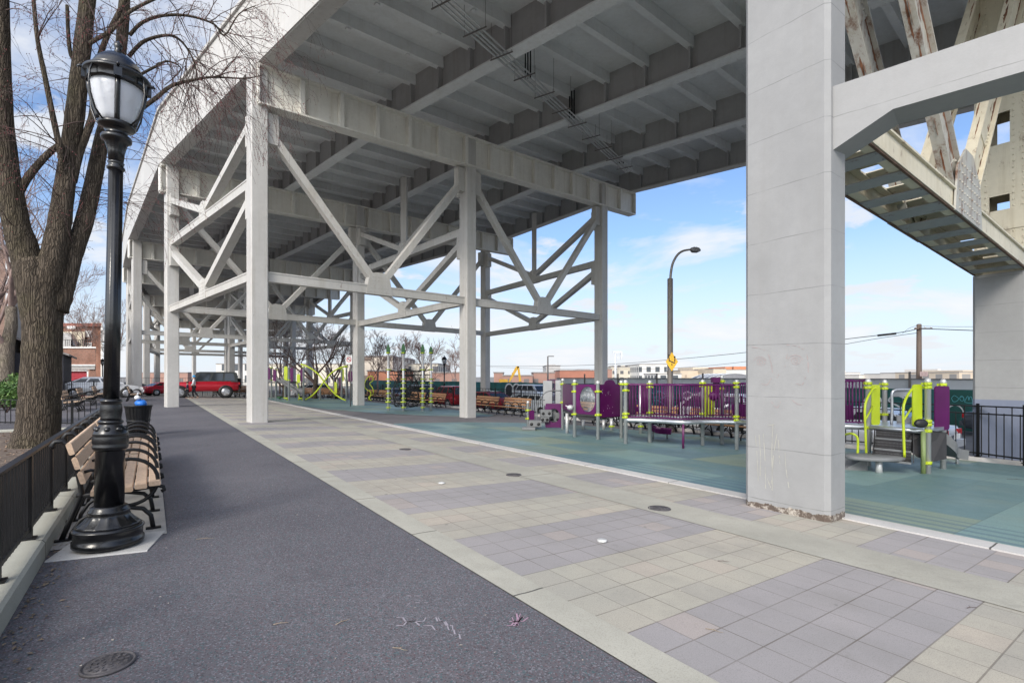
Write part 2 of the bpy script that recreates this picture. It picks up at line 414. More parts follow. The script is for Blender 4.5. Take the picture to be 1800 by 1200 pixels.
PURPLE = M('purple_plastic', (0.085, 0.006, 0.075), 0.38, 0, 0.15, 2, dirt=(0.16, 0.06, 0.15), dscale=6, dcut=(0.68, 0.78), spec=0.35)
LIME = M('lime_plastic', (0.44, 0.54, 0.02), 0.42, 0, 0.1, 3)
POSTG = M('silver_post_paint', (0.55, 0.55, 0.55), 0.35, 0.35, 0.08, 2)
GREYP = M('grey_moulded_plastic', (0.16, 0.165, 0.17), 0.6, 0, 0.2, 5, 0.2, 40)
SILV = M('silver_metal', (0.52, 0.54, 0.57), 0.28, 0.7, 0.1, 3)
BLACKP = M('black_perforated_coating', (0.035, 0.033, 0.035), 0.6, 0, 0.2, 5)
GREENP = M('dark_green_plastic', (0.02, 0.10, 0.03), 0.5)
ROPE = M('black_rope', (0.02, 0.02, 0.02), 0.9)
PURPOST = M('purple_post_paint', (0.10, 0.012, 0.075), 0.4)
def m_glass_frost():
    t = NT('frosted_lamp_glass')
    t.b.inputs['Transmission Weight'].default_value = 0.45
    x, y, z = t.xyz()
    t.bump(t.noise(14, 2), 0.25, 0.02)
    return t.fin((0.86, 0.88, 0.92), 0.28, 0, 0.6)
FROST = m_glass_frost()
GLASS = M('car_glass', (0.02, 0.025, 0.03), 0.06, 0, 0.1, 2, spec=0.8)
TYRE = M('tyre_rubber', (0.02, 0.02, 0.02), 0.85); RIM = M('alloy_rim', (0.5, 0.5, 0.52), 0.3, 0.8)
REDL = M('red_lens', (0.45, 0.01, 0.015), 0.2); WHITEL = M('clear_lens', (0.75, 0.75, 0.75), 0.15)
HOARD = M('green_hoarding_paint', (0.012, 0.105, 0.085), 0.6, 0, 0.25, 0.5, dirt=(0.02, 0.15, 0.17), dscale=0.25, dcut=(0.45, 0.6))
GRAF_W = M('white_spray', (0.72, 0.74, 0.74), 0.7); GRAF_D = M('dark_spray', (0.03, 0.03, 0.035), 0.7); GRAF_T = M('teal_spray', (0.10, 0.42, 0.45), 0.7)
GREYW = M('grey_sheet_metal', (0.55, 0.57, 0.59), 0.5, 0.1, 0.1, 0.6)
POLE_G = M('weathered_pole_metal', (0.155, 0.14, 0.13), 0.5, 0.3, 0.2, 2); WOODP = m_wood('utility_pole_wood', (0.12, 0.085, 0.065))
YEL = M('yellow_sign', (0.72, 0.42, 0.02), 0.45); BLK = M('black_paint', (0.015, 0.015, 0.015), 0.5); WIRE = M('black_cable', (0.02, 0.02, 0.02), 0.6)
WHITE = M('white_paint', (0.75, 0.75, 0.74), 0.5); CHALK = M('pale_chalk', (0.30, 0.275, 0.31), 1.0); CHALKP = M('pink_chalk', (0.34, 0.22, 0.29), 1.0)
CHALKC = M('faint_pink_chalk', (0.36, 0.285, 0.28), 1.0); CHALKY = M('yellowish_chalk', (0.37, 0.36, 0.325), 1.0)
EXCAV = M('excavator_yellow', (0.62, 0.36, 0.04), 0.5); REDD = M('red_garage_paint', (0.36, 0.015, 0.03), 0.5, 0, 0.1, 2)
IRONC = M('cast_iron_cover', (0.10, 0.092, 0.095), 0.6, 0.3, 0.35, 12, 0.5, 50)
LEAF = M('shrub_leaf', (0.055, 0.13, 0.025), 0.6, 0, 0.5, 3); LEAF2 = M('shrub_leaf_light', (0.13, 0.22, 0.05), 0.6, 0, 0.4, 3)
BLUEBAG = M('blue_plastic_bag', (0.02, 0.17, 0.62), 0.35, 0, 0.15, 9, 0.5, 20); WBAG = M('white_plastic_bag', (0.7, 0.72, 0.75), 0.4)
PIPE = M('galvanised_conduit', (0.45, 0.46, 0.46), 0.4, 0.5, 0.15, 2)
# ---------------------------------------------------------------- ground sheets (local x = q, y = u)
def cuts(a, b, knots, step):
    n = max(1, int(math.ceil((b-a)/step))); s = {round(a+(b-a)*i/n, 5) for i in range(n+1)} | {k for k in knots if a < k < b}
    return sorted(s)
def sheet(name, q0, q1, u0, u1, lift, mat, step=6.0):
    m = MB(); qs = cuts(q0, q1, (2, 16, 18), step); us = cuts(u0, u1, (45, 60), step)
    vs = [(q, u, gzl(q, u)+lift) for u in us for q in qs]; n = len(qs)
    m.add(vs, [(j*n+i, j*n+i+1, (j+1)*n+i+1, (j+1)*n+i) for j in range(len(us)-1) for i in range(n-1)])
    o = m.build(name, mat); o.rotation_euler = (0, 0, PANG); return struct(o)
def strip(name, rows, lift, mat):
    """rows: [(u, q0, q1)]"""
    m = MB(); vs = []; K = 8
    for u, a, b in rows:
        for i in range(K+1):
            q = a+(b-a)*i/K; vs.append((q, u, gzl(q, u)+lift))
    n = K+1
    m.add(vs, [(j*n+i, j*n+i+1, (j+1)*n+i+1, (j+1)*n+i) for j in range(len(rows)-1) for i in range(K)])
    o = m.build(name, mat); o.rotation_euler = (0, 0, PANG); return struct(o)

sheet('ground', -1500, 3000, -400, 4000, -0.03, GROUND, 400)
sheet('asphalt_path', -0.78, 1.95, -8, 52, 0.0, ASPHALT)
sheet('far_path', -14, -0.78, 17.4, 52, 0.0, ASPHALT)
sheet('concrete_edge_strip', 1.95, 2.2, -8, 52, 0.006, CONC)
sheet('paver_plaza', 2.2, 6.36, -8, 52, 0.0, PAVERS)
sheet('concrete_walk', 4.66, 5.3, -8, 52, 0.005, CONC_MID)
# pale kerb, a real low step above the rubber
kb = MB(); us = cuts(-10, 47, (45,), 4)
for a, b in zip(us[:-1], us[1:]):
    r = []
    for u in (a, b):
        z0 = gzl(6.36, u); z1 = gzl(6.62, u); r.append([(6.36,u,z0-0.05),(6.36,u,z0+0.015),(6.62,u,z0+0.012),(6.62,u,z1-0.1)])
    for i in range(3): kb.add([r[0][i], r[0][i+1], r[1][i+1], r[1][i]], [(0,1,2,3)])
o = kb.build('playground_kerb', KERB_L); o.rotation_euler = (0,0,PANG); struct(o)
sheet('playground_asphalt', 6.62, 15.6, -12, 47.5, -0.004, PLAYASPH)
strip('rubber_surface', [(-12,6.62,15.3),(8,6.62,15.3),(10.5,6.62,14.2),(14,6.62,13.4),(15.4,6.62,12.6),(16.2,6.62,11.2),(16.7,6.9,9.6)], 0.004, RUBBER)
strip('rubber_surface', [(19.6,11.6,12.6),(20.5,10.2,13.6),(22.5,8.6,13.9),(26,7.2,14.0),(29.5,6.8,13.6),(36,6.8,13.0),(44,6.9,12.6),(46,7.6,11.5)], 0.004, RUBBER)
sheet('street', 18.0, 30.0, -60, 120, 0.0, STREET)
sheet('cross_street', -60, 18.0, 52, 62, -0.008, STREET)
sheet('sidewalk', 16.02, 18.0, -60, 50, -0.006, CONC_PAD)
sheet('planting_bed', -12, -0.86, -6, 17.2, 0.10, SOIL)
sheet('bench_pad', -0.70, 0.12, 5.65, 15.0, 0.008, CONC_PAD)

# ---------------------------------------------------------------- kerbs
def kerb_run(name, label, pts, w, h, mat, group=None):
    """pts in (q,u); one kerb along the polyline"""
    m = MB()
    for (q0,u0),(q1,u1) in zip(pts[:-1], pts[1:]):
        z = (gzl(q0,u0)+gzl(q1,u1))/2
        L = math.hypot(q1-q0,u1-u0)
        n = max(1, int(L/4))
        for i in range(n):
            a, b = i/n, (i+1)/n
            pa = W(q0+(q1-q0)*a, u0+(u1-u0)*a); pb = W(q0+(q1-q0)*b, u0+(u1-u0)*b)
            m.bar(pa+V((0,0,h/2-0.1)), pb+V((0,0,h/2-0.1)), w, h+0.2, bev=0.02)
    o = m.build(name, mat); return struct(o)
kerb_run('bed_kerb', '', [(-0.82,-6),(-0.82,17.2)], 0.27, 0.15, KERB)
kerb_run('bed_kerb', '', [(-0.80,17.25),(-12,19.2)], 0.3, 0.13, KERB)
kerb_run('fence_kerb', '', [(15.5,-14),(15.5,47.4)], 0.34, 0.10, KERB_L)
rw = MB()
for i in range(16):
    u0, u1 = -14+i*3.85, -14+(i+1)*3.85
    rw.bar(W(15.85,u0,-0.9), W(15.85,u1,-0.9), 0.3, 0.92)
struct(rw.build('retaining_kerb', CONC_PAD))

# ---------------------------------------------------------------- drain covers, litter and chalk marks
def cover(px, py, r, label, mat, ring, name='drain_cover', cat='drain cover'):
    p = G(px, py); n = 28
    m = MB(); m.lathe([(r*1.0,0.0),(r*1.0,0.012),(r*0.93,0.014),(r*0.9,0.006),(r*0.84,0.006),(r*0.82,0.013),(0.001,0.013)], (0,0,0), n)
    for rr_, cnt in ((.22,5),(.45,9),(.68,14)):
        for k in range(cnt):
            a = 2*math.pi*k/cnt+rr_*3; m.box((rr_*r*math.cos(a),rr_*r*math.sin(a),0.0145),(r*.15,r*.15,0.004),a)
    o = m.build(name, mat); o.location = p; return tag(o, label, cat)
cover(190, 1177, 0.115, 'round cast iron manhole cover set in the asphalt path in the foreground', IRONC, True, 'manhole_cover', 'manhole cover')
cover(1159, 895, 0.13, 'dark round drain cover in the concrete walk, nearest the big column', IRONC, True)
cover(903, 835, 0.12, 'dark round drain cover in the concrete walk, middle one of three', IRONC, True)
cover(712, 790, 0.12, 'small dark drain cover far along the concrete walk, below the second column', IRONC, True)
CAPW = M('worn_cap_paint', (0.5,0.5,0.49), 0.6, 0, .3, 20)
m = MB(); m.lathe([(0.045,0),(0.045,0.012),(0.04,0.018),(0.001,0.018)], n=20)
o = m.build('survey_cap', CAPW); o.location = G(1058, 954)+V((0,0,0.004)); tag(o, 'small white round cap on the lavender pavers', 'paver cap')
m = MB(); m.lathe([(0.05,0),(0.05,0.012),(0.03,0.018),(0.001,0.018)], n=20)
o = m.build('survey_cap', CAPW); o.location = G(776, 850)+V((0,0,0.004)); tag(o, 'small white cap on the buff pavers beside the path edge', 'paver cap')

def chalk(name, label, strokes, mat, w=0.012, lift=0.003):
    m = MB(); rng = random.Random(len(label))
    for st in strokes:
        pts = []
        for (a, b), (c, d) in zip(st[:-1], st[1:]):
            for i in range(6):
                t = i/6; p = G(a+(c-a)*t+rng.uniform(-.8,.8), b+(d-b)*t+rng.uniform(-.5,.5), lift); pts.append(p)
        pts.append(G(*st[-1], lift))
        # broken line: chalk skips over the rough asphalt
        for i in range(0, len(pts)-2):
            if rng.random() < 0.85: m.ribbon(pts[i:i+2], w*rng.uniform(.5,1.2), (0,0,1))
    o = m.build(name, mat); tag(o, label, 'chalk mark'); return o
chalk('chalk_drawing', 'pale chalk curves scribbled on the asphalt path', [[(697,1086),(730,1097),(772,1108)],[(697,1102),(735,1095),(762,1087)],[(762,1087),(785,1100),(796,1122)],[(770,1090),(795,1105),(800,1118)],[(716,1050),(750,1045)],[(714,1065),(760,1058)],[(805,1118),(813,1128)]], CHALK, 0.009)
chalk('chalk_star', 'pink chalk star scribble on the asphalt near the concrete edge', [[(890,1104),(935,1086)],[(908,1082),(912,1112)],[(900,1096),(925,1088)],[(902,1102),(922,1084)],[(896,1094),(920,1104)],[(915,1082),(905,1108)],[(900,1090),(918,1098)]], CHALKP, 0.010)
rng = random.Random(5)
def twig_litter(px, py, L, ang, label):
    p = G(px, py, 0.008); L *= .75; m = MB(); d = V((math.cos(ang), math.sin(ang), 0)); s = V((-d.y, d.x, 0))
    m.tube([p, p+d*L*.4+s*L*.08, p+d*L*.75-s*L*.03, p+d*L], [0.0022,0.002,0.0016,0.0008], 5)
    m.tube([p+d*L*.4+s*L*.08, p+d*L*.55+s*L*.3], [0.0016,0.0008], 5)
    o = m.build('fallen_twig', TWIG_P if len(label) % 2 else TWIG); tag(o, label, 'twig')
TWIG_P = M('dry_straw', (0.30, 0.24, 0.17), 0.9)
for a in ((480,1099,.12,.4,'pale dry twig lying on the asphalt left of the chalk curves'),(590,1098,.14,.9,'thin straw coloured twig on the asphalt midway along the lower path'),
          (345,950,.2,.3,'straw coloured twig on the asphalt right of the bench pad'),(690,1140,.12,-.3,'short bent twig on the asphalt below the chalk curves'),
          (1700,1072,.12,.2,'dark hooked twig on the lavender pavers at lower right'),(1240,1105,.13,-.5,'dark curled twig on the lavender pavers near the lower middle'),
          (1770,842,.5,-.3,'thin dark branch lying on the green rubber near the right edge'),(1262,985,.12,-.2,'thin twig on the buff pavers left of the big column base')):
    twig_litter(*a)
m = MB()
for k in range(260):
    q = rng.uniform(-0.5,1.9) if rng.random() < .7 else rng.uniform(2.3,6.2); u = rng.uniform(.3, 14)
    p = W(q,u)+V((0,0,0.006)); a = rng.uniform(0,6.28); s = rng.uniform(.004,.012)
    m.add([p+V((math.cos(a)*s,math.sin(a)*s,0)),p+V((-math.sin(a)*s*.6,math.cos(a)*s*.6,0.003)),p-V((math.cos(a)*s,math.sin(a)*s,0)),p+V((math.sin(a)*s*.5,-math.cos(a)*s*.5,0.001))],[(0,1,2,3)])
o = m.build('litter_specks', M('pale_litter',(0.42,0.38,0.33),0.9)); o['kind'] = 'stuff'; tag(o, 'scattered pale specks and leaf bits on the path and pavers', 'litter')
rng = random.Random(19); m = MB()
for k in range(420):
    q = -0.675+abs(rng.gauss(0,.09)); u = rng.uniform(.3, 6.2); p = W(q,u)+V((0,0,0.006)); a = rng.uniform(0,6.28); s = rng.uniform(.006,.022)
    m.add([p+V((math.cos(a)*s,math.sin(a)*s,.002)),p+V((-math.sin(a)*s*.5,math.cos(a)*s*.5,0.006)),p-V((math.cos(a)*s,math.sin(a)*s,0)),p+V((math.sin(a)*s*.4,-math.cos(a)*s*.4,0.003))],[(0,1,2,3)])
o = m.build('leaf_litter', M('leaf_litter_brown',(0.17,0.13,0.09),0.95,0,.6,9)); o['kind'] = 'stuff'; tag(o, 'brown leaf bits gathered along the foot of the left kerb', 'leaf litter')
m = MB(); rng = random.Random(8)
for k in range(2600):
    q = -0.95-abs(rng.gauss(0,2.2)); u = rng.uniform(1, 17); p = W(q,u,0.105); a = rng.uniform(0,6.28); s = rng.uniform(.012,.035); h = rng.uniform(.002,.03)
    m.add([p+V((math.cos(a)*s,math.sin(a)*s,h*.3)),p+V((-math.sin(a)*s*.6,math.cos(a)*s*.6,h)),p-V((math.cos(a)*s,math.sin(a)*s,h*.2)),p+V((math.sin(a)*s*.5,-math.cos(a)*s*.5,h*.5))],[(0,1,2,3)])
o = m.build('fallen_leaves', M('dead_leaves',(0.24,0.16,0.11),0.95,0,.6,5)); o['kind'] = 'stuff'; tag(o, 'brown dead leaves scattered over the soil around the big tree', 'leaves')
# ---------------------------------------------------------------- the viaduct
VIA = thing('viaduct', 'pale grey steel viaduct on braced columns crossing over the playground', 'viaduct', (-8.35, 16.6, 0))
def vb(m, name, mat, parent=VIA): return m.build(name, mat, parent, world=True)
ST = {  # deck edge at each bent: left, right, height of the girder undersides left/right
 'M': (V((11.9,-1.9)), V((26.8,11.8)), 10.8, 11.6), 'N': (V((4.0,5.4)), V((19.1,18.9)), 11.1, 11.9),
 'A': (V((-8.1,16.6)), V((6.97,30.1)), 11.55, 12.36), 'B': (V((-16.6,24.3)), V((-0.3,39.9)), 11.55, 12.36),
 'C': (V((-28.0,37.4)), V((-14.0,53.2)), 11.5, 12.3), 'D': (V((-35.4,46.5)), V((-21.5,62.0)), 11.4, 12.2),
 'E': (V((-44.5,60.9)), V((-30.0,76.0)), 11.3, 12.0), 'F': (V((-50.5,71.3)), V((-35.5,86.0)), 11.2, 11.9),
 'G': (V((-58.0,86.5)), V((-42.0,100.0)), 11.1, 11.8), 'H': (V((-64.5,102.0)), V((-47.5,114.0)), 11.0, 11.7)}
# straighten the far edge a little behind each left edge so girders stay parallel
def edge(st, k):
    l, r, zl, zr = ST[st]; p = l+(r-l)*k; return V((p.x, p.y, zl+(zr-zl)*k))
ORDER = ['M','N','A','B','C','D','E','F','G','H']
WEB = 1.15; CAPD = 1.3
rib_far = MB()
NEAR = ('MN','NA','AB','BC')
for a, b in zip(ORDER[:-1], ORDER[1:]):
    key = a+b; near = key in NEAR
    la, lb = edge(a,0), edge(b,0); L = (lb-la).length; n = max(3, int(round(L/1.6)))
    # girders
    for k in (0, .25, .5, .75, 1.0):
        p0, p1 = edge(a,k), edge(b,k); m = MB(); d = (p1-p0).normalized(); up = V((0,0,1)); side = d.cross(up).normalized()
        m.bar(p0+up*0.03, p1+up*0.03, 0.46, 0.05); m.bar(p0+up*0.085, p1+up*0.085, 0.34, 0.05)
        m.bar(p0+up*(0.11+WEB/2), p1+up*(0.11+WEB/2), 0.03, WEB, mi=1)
        if key != 'MN':
            for i in range(n):
                q = p0+(p1-p0)*((i+.5)/n)
                for sg in (-1,1):
                    if (k == 0 and sg == -1) or (k == 1 and sg == 1): pass
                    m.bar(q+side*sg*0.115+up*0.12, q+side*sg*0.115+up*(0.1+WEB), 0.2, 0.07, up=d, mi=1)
        if near:   # cover plates and rivet rows on the flange underside
            nr = int(L/0.32)
            for i in range(nr):
                q = p0+(p1-p0)*((i+.5)/nr)
                for sx in (-0.17, 0.17): m.ball(q+side*sx+V((0,0,0.004)), 0.022, 6, 4, (1,1,.7))
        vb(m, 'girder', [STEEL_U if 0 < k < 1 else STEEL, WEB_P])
    # transverse floor beams between girders
    for i in range(n):
        f = (i+.5)/n
        for k in range(4):
            k0, k1 = k*.25, (k+1)*.25
            p0 = edge(a,k0)*(1-f)+edge(b,k0)*f; p1 = edge(a,k1)*(1-f)+edge(b,k1)*f
            z = V((0,0,0.11+WEB-0.20)); s = (p1-p0).normalized()*0.02
            m = MB() if key in ('NA','AB','BC') else rib_far
            m.bar(p0+z+s, p1+z-s, 0.22, 0.40)
            if key == 'NA' and k in (0,3):
                for tt in (0.3,0.72):
                    q = p0*(1-tt)+p1*tt+z; m.box((q.x,q.y,q.z-0.2),(0.13,0.13,0.1), R(45))
            if m is not rib_far: vb(m, 'floor_beam', STEEL_U)
    # deck slab
    m = MB(); up = V((0,0,0.11+WEB)); t = V((0,0,0.28))
    q = [edge(a,0)+up, edge(a,1)+up, edge(b,1)+up, edge(b,0)+up]
    m.add(q+[p+t for p in q], [(0,1,2,3),(7,6,5,4),(0,4,5,1),(1,5,6,2),(2,6,7,3),(3,7,4,0)])
    vb(m, 'deck_slab', STEEL_U)
    # fascia and parapet: panel proud of the edge girder
    for k, sg in ((0,-1),(1,1)):
        p0, p1 = edge(a,k), edge(b,k); d = (p1-p0).normalized(); side = d.cross(V((0,0,1))).normalized()
        out = side*(-1 if (side.dot(edge(a,0)-edge(a,1)) < 0) == (k == 0) else 1)
        m = MB(); o0, o1 = p0+out*0.25, p1+out*0.25
        m.bar(o0+V((0,0,1.28)), o1+V((0,0,1.28)), 0.06, 2.5)
        m.bar(o0+V((0,0,2.58)), o1+V((0,0,2.58)), 0.22, 0.12)
        vb(m, 'parapet', STEEL)
o = vb(rib_far, 'floor_beam', STEEL_U); o['kind'] = 'stuff'

def column(c, size, ang, ztop, mat, base=None, name='column', cham=0.03, zb=None):
    """rectangular column: size (along bridge, across bridge); ang = heading of the across axis"""
    c = V((c[0], c[1], 0)); zb = gz(c.x, c.y)-0.03 if zb is None else zb
    T = V((math.sin(ang), math.cos(ang), 0)); Lg = V((-math.cos(ang), math.sin(ang), 0)); e = cham
    hx, hy = size[1]/2, size[0]/2
    o = [(-hx+e,-hy),(hx-e,-hy),(hx,-hy+e),(hx,hy-e),(hx-e,hy),(-hx+e,hy),(-hx,hy-e),(-hx,-hy+e)]
    m = MB(); poly = [c+T*x+Lg*y+V((0,0,zb)) for x, y in o]
    m.prism(poly, V((0,0,ztop-zb)))
    col = vb(m, name, mat)
    if base:
        m = MB(); k = 1.012; poly = [c+T*x*k+Lg*y*k+V((0,0,zb)) for x, y in o]
        m.prism(poly, V((0,0,base))); m.build('painted_base', BLUEBASE, col, world=True)
    return col
def gusset(m, c, d, up, w, h, t=0.06):
    c = V(c); m.bar(c-V(d).normalized()*w/2, c+V(d).normalized()*w/2, t, h, up=up)
def flare_gusset(m, c, d, w, h, th):
    """plate that widens downward: c = bottom centre, d = along the strut, th = thickness vector"""
    d = V(d).normalized(); u = V((0,0,1)); c = V(c)
    m.prism([c-d*w*.62-th/2, c+d*w*.62-th/2, c+d*w*.45+u*h-th/2, c+d*w*.18+u*h*1.12-th/2, c-d*w*.18+u*h*1.12-th/2, c-d*w*.45+u*h-th/2], th)
def bracing(pa, pb, zs, ztops, sec=(0.26,0.30), mat=BRACE, double=None, kmid=0.5, mid_post=False, gw=0.9):
    """strut between two columns (pa, pb at strut height zs) with a V of diagonals up to ztops; returns nothing"""
    pa3, pb3 = V((pa[0],pa[1],zs[0])), V((pb[0],pb[1],zs[1])); d = (pb3-pa3).normalized()
    side = d.cross(V((0,0,1))).normalized()
    m = MB(); m.bar(pa3, pb3, sec[0], sec[1]); 
    if len(pa3) and (pb3-pa3).length > 5:
        for sg in (-1,1): m.bar(pa3+side*sg*(sec[0]/2+.004)+V((0,0,sec[1]/2-.02)), pb3+side*sg*(sec[0]/2+.004)+V((0,0,sec[1]/2-.02)), .03, .05)
    vb(m, 'strut', mat)
    mid = pa3*(1-kmid)+pb3*kmid
    m = MB(); flare_gusset(m, mid-V((0,0,sec[1]/2+.02)), d, gw, 0.75, side*(sec[0]+.05))
    if mid.y < 34:
        for sg in (-1,1):
            for i in range(6):
                for j in range(5): m.ball(mid+d*gw*(-.4+.16*i)*(1-.06*j)+V((0,0,-.08+.14*j))+side*sg*(sec[0]/2+.028), .017, 6, 4)
    vb(m, 'gusset', mat)
    for end, zt, sg in ((pa3, ztops[0], -1), (pb3, ztops[1], 1)):
        top = V((end.x, end.y, zt)); dd = (top-mid).normalized()
        m = MB(); st = mid+d*sg*gw*0.22+V((0,0,0.35)); m.bar(st, top, sec[0]*.92, sec[0]*1.05, up=side); vb(m, 'brace', mat)
        m = MB(); e = V((end.x,end.y,zt)); m.bar(e-d*sg*0.62+V((0,0,-.35)), e-d*sg*0.1+V((0,0,-.35)), sec[0]+.06, 1.0); vb(m, 'gusset', mat)

HEAD = R(48.3)
def bent(st, cols, csize, ang, strut_z=4.75, brace=True, stiff=True, csec=(0.26,0.32)):
    l, r, zl, zr = ST[st]
    e0, e1 = edge(st,0), edge(st,1); d = (e1-e0).normalized(); side = V((d.y,-d.x,0)).normalized()
    a0, a1 = e0-d*0.25, e1+d*0.3
    m = MB(); u = V((0,0,1))
    m.bar(a0-u*0.03, a1-u*0.03, 0.5, 0.06); m.bar(a0-u*(CAPD-.03), a1-u*(CAPD-.03), 0.5, 0.06); m.bar(a0-u*CAPD/2, a1-u*CAPD/2, 0.04, CAPD-.12)
    for aa in (a0, a1): m.bar(aa-u*.06, aa-u*(CAPD-.06), .5, .05, up=d)
    nr = int((a1-a0).length/.3)
    if stiff:
        for i in range(nr):
            q = a0+(a1-a0)*((i+.5)/nr)
            for sx in (-.19,.19): m.ball(q+side*sx-u*(CAPD+.002), .022, 6, 4, (1,1,.7))
    cap = vb(m, 'cap_girder', CAPC)
    n = 15; sm = MB()
    for i in range(1, n):
        f = i/n; q = a0+(a1-a0)*f
        m = MB()
        for sg in (-1,1): m.bar(q+side*sg*.132-u*.07, q+side*sg*.132-u*(CAPD-.07), .21, .15, up=d)
        m.build('stiffener', CAPC, cap, world=True)
    pts = []
    for c in cols:
        k = (V(c)-l).dot((r-l))/(r-l).length_squared; zt = zl+(zr-zl)*k
        column(c, csize, ang, zt-0.001, STEEL, base=0.0); pts.append((c, zt-CAPD))
    if brace:
        for (c0, z0), (c1, z1) in zip(pts[:-1], pts[1:]):
            bracing(c0, c1, (strut_z, strut_z+.02), (z0-.25, z1-.25), csec)
    return pts
A_C = [(-8.35,16.6), (-1.95,22.3), (5.0,28.45)]
B_C = [(-16.4,24.4), (-9.45,31.2), (-2.05,38.9)]
bent('A', A_C, (0.57,0.52), HEAD)
bent('B', B_C, (0.57,0.52), R(45))
C_C = [(-27.8,37.5), (-21.6,44.2), (-15.9,50.9)]; D_C = [(-35.2,46.7), (-29.4,53.0), (-24.0,60.0)]
bent('C', C_C, (0.52,0.56), R(42)); bent('D', D_C, (0.52,0.56), R(41))
E_C = [(-44.2,61.2),(-38,67.6),(-32,74)]; F_C = [(-50.2,71.6),(-43.5,78.2),(-37.5,84)]
G_C = [(-57.6,86.8),(-50,93.2),(-44,98.3)]; H_C = [(-64.2,102.2),(-56,108),(-49,113)]
for st, cc, an in (('E',E_C,40),('F',F_C,38),('G',G_C,36),('H',H_C,34)): bent(st, cc, (0.6,0.6), R(an), brace=st in 'EF', stiff=False)
# longitudinal towers A-B, C-D, E-F
def tower(P0, P1, zt0, zt1, posts=False):
    for i, (a, b) in enumerate(zip(P0, P1)):
        bracing(a, b, (4.78,4.68), (7.55,7.55), (0.28,0.30), BRACE, gw=.75)
        bracing(a, b, (7.86,7.84), (zt0[i]-.3, zt1[i]-.3), (0.28,0.32), BRACE, gw=.75)
        if i > 0:
            mx, my = (a[0]+b[0])/2, (a[1]+b[1])/2; m = MB(); m.bar((mx,my,8.2),(mx,my,(zt0[i]+zt1[i])/2+CAPD+.02),.34,.30,up=(1,0,0)); vb(m, 'post', STEEL)
tower(A_C, B_C, (10.25,10.6,10.95), (10.25,10.6,10.95))
tower(C_C, D_C, (10.2,10.5,10.8), (10.1,10.4,10.7))
tower(E_C[:1]+E_C[2:], F_C[:1]+F_C[2:], (10,10.6), (9.9,10.5))

# near bent N: two big concrete-cased columns with a batten-plate strut and rusty V braces
N1, N2, AN = V((3.36,6.05)), V((11.22,11.56)), R(55)
TN = V((math.sin(AN), math.cos(AN), 0)); LN = V((-math.cos(AN), math.sin(AN), 0)); UP = V((0,0,1))
column(N1, (0.97,0.46), R(54), 11.05, CONC_COL, name='column', cham=0.05)
column(N2, (.90,0.8), AN, 3.77, CONC_COL, base=1.46, name='column', cham=0.05)
N3 = N2+V((TN.x,TN.y))*9.0; column(N3, (.90,0.8), AN, 3.77, CONC_COL, base=1.46)
c2 = V((N2.x,N2.y,0)); n1 = V((N1.x,N1.y,0)); c3 = V((N3.x,N3.y,0))
def steel_leg(c, z0, z1):
    m = MB()
    for sg in (-1,1):
        m.bar(c+LN*sg*.40+UP*z0, c+LN*sg*.40+UP*z1, .62, .05, up=LN)
        for t in (-1,1): m.bar(c+LN*sg*.36+TN*t*.30+UP*z0, c+LN*sg*.36+TN*t*.30+UP*z1, .05, .12, up=LN)
    # side plates with slots: lower plate, window, upper plate
    for t in (-1,1):
        o = c+TN*t*.335
        for za, zb in ((z0,z0+1.05),(z0+1.75,z0+2.9),(z0+3.6,z1)):
            m.bar(o+UP*za, o+UP*zb, .80, .03, up=TN)
        for sg in (-1,1): m.bar(o+LN*sg*.30+UP*z0, o+LN*sg*.30+UP*z1, .26, .028, up=TN)
        for za in (z0+.12, z0+1.0, z0+1.8, z0+2.85, z0+3.65):
            pass
        nr = int((z1-z0)/.14)
        for i in range(nr):
            for sg in (-.38,-.23,.23,.38): m.ball(o+TN*t*.016+LN*sg+UP*(z0+.07+i*.14), .020, 6, 4)
    for sg in (-1,1):
        nr = int((z1-z0)/.14)
        for i in range(nr):
            for t in (-.25,-.12,.12,.25): m.ball(c+LN*sg*.427+TN*t+UP*(z0+.07+i*.14), .020, 6, 4)
    return m
leg = vb(steel_leg(c2, 3.76, 10.4), 'column', RUSTY_L)
m = MB(); o = c2-TN*.36
m.bar(o-LN*.5+UP*4.95, o+LN*.5+UP*4.95, .03, .45, up=UP); m.build('splice_plate', RUSTY_L, leg, world=True)
vb(steel_leg(c3, 3.76, 10.4), 'column', RUSTY_L)
# batten strut
s0, s1 = n1+TN*.2+UP*4.60, c2-TN*.35+UP*3.99
def batten_strut(s0, s1):
    d = (s1-s0).normalized()
    m = MB()
    for sg in (-1,1):
        b = LN*sg*.40
        m.bar(s0+b, s1+b, .03, .36)
        for h in (-.17,.17):
            m.bar(s0+b-LN*sg*.06+UP*h, s1+b-LN*sg*.06+UP*h, .14, .028)
            m.bar(s0+b+LN*sg*.03+UP*h, s1+b+LN*sg*.03+UP*h, .05, .03)
    root = vb(m, 'batten_strut', RUSTY_L)
    n = 11; L = (s1-s0).length
    for i in range(n):
        f = (i+.55)/n; w = .33 if i not in (4,5) else .46
        for h in (-.195,.19):
            m = MB(); c = s0+(s1-s0)*f+UP*h; ww = w if h < 0 else .62; m.bar(c-d*ww/2, c+d*ww/2, .86, .016)
            for t in (-.38,.38):
                for j in (-.35,.35): m.ball(c+LN*t+d*w*j-UP*.008, .018, 6, 4)
            m.build('batten_plate', BATT if h < 0 else RUSTY_L, root, world=True)
    m = MB()
    for sg in (-1,1): m.bar(s0+LN*sg*.424-UP*.20, s1+LN*sg*.424-UP*.20, .035, .02)
    m.build('rusted_edge', RUST_DARK, root, world=True)
    return root
BATT = m_paint('batten_plate_paint', (0.33, 0.345, 0.36), 0.5, 0.3)
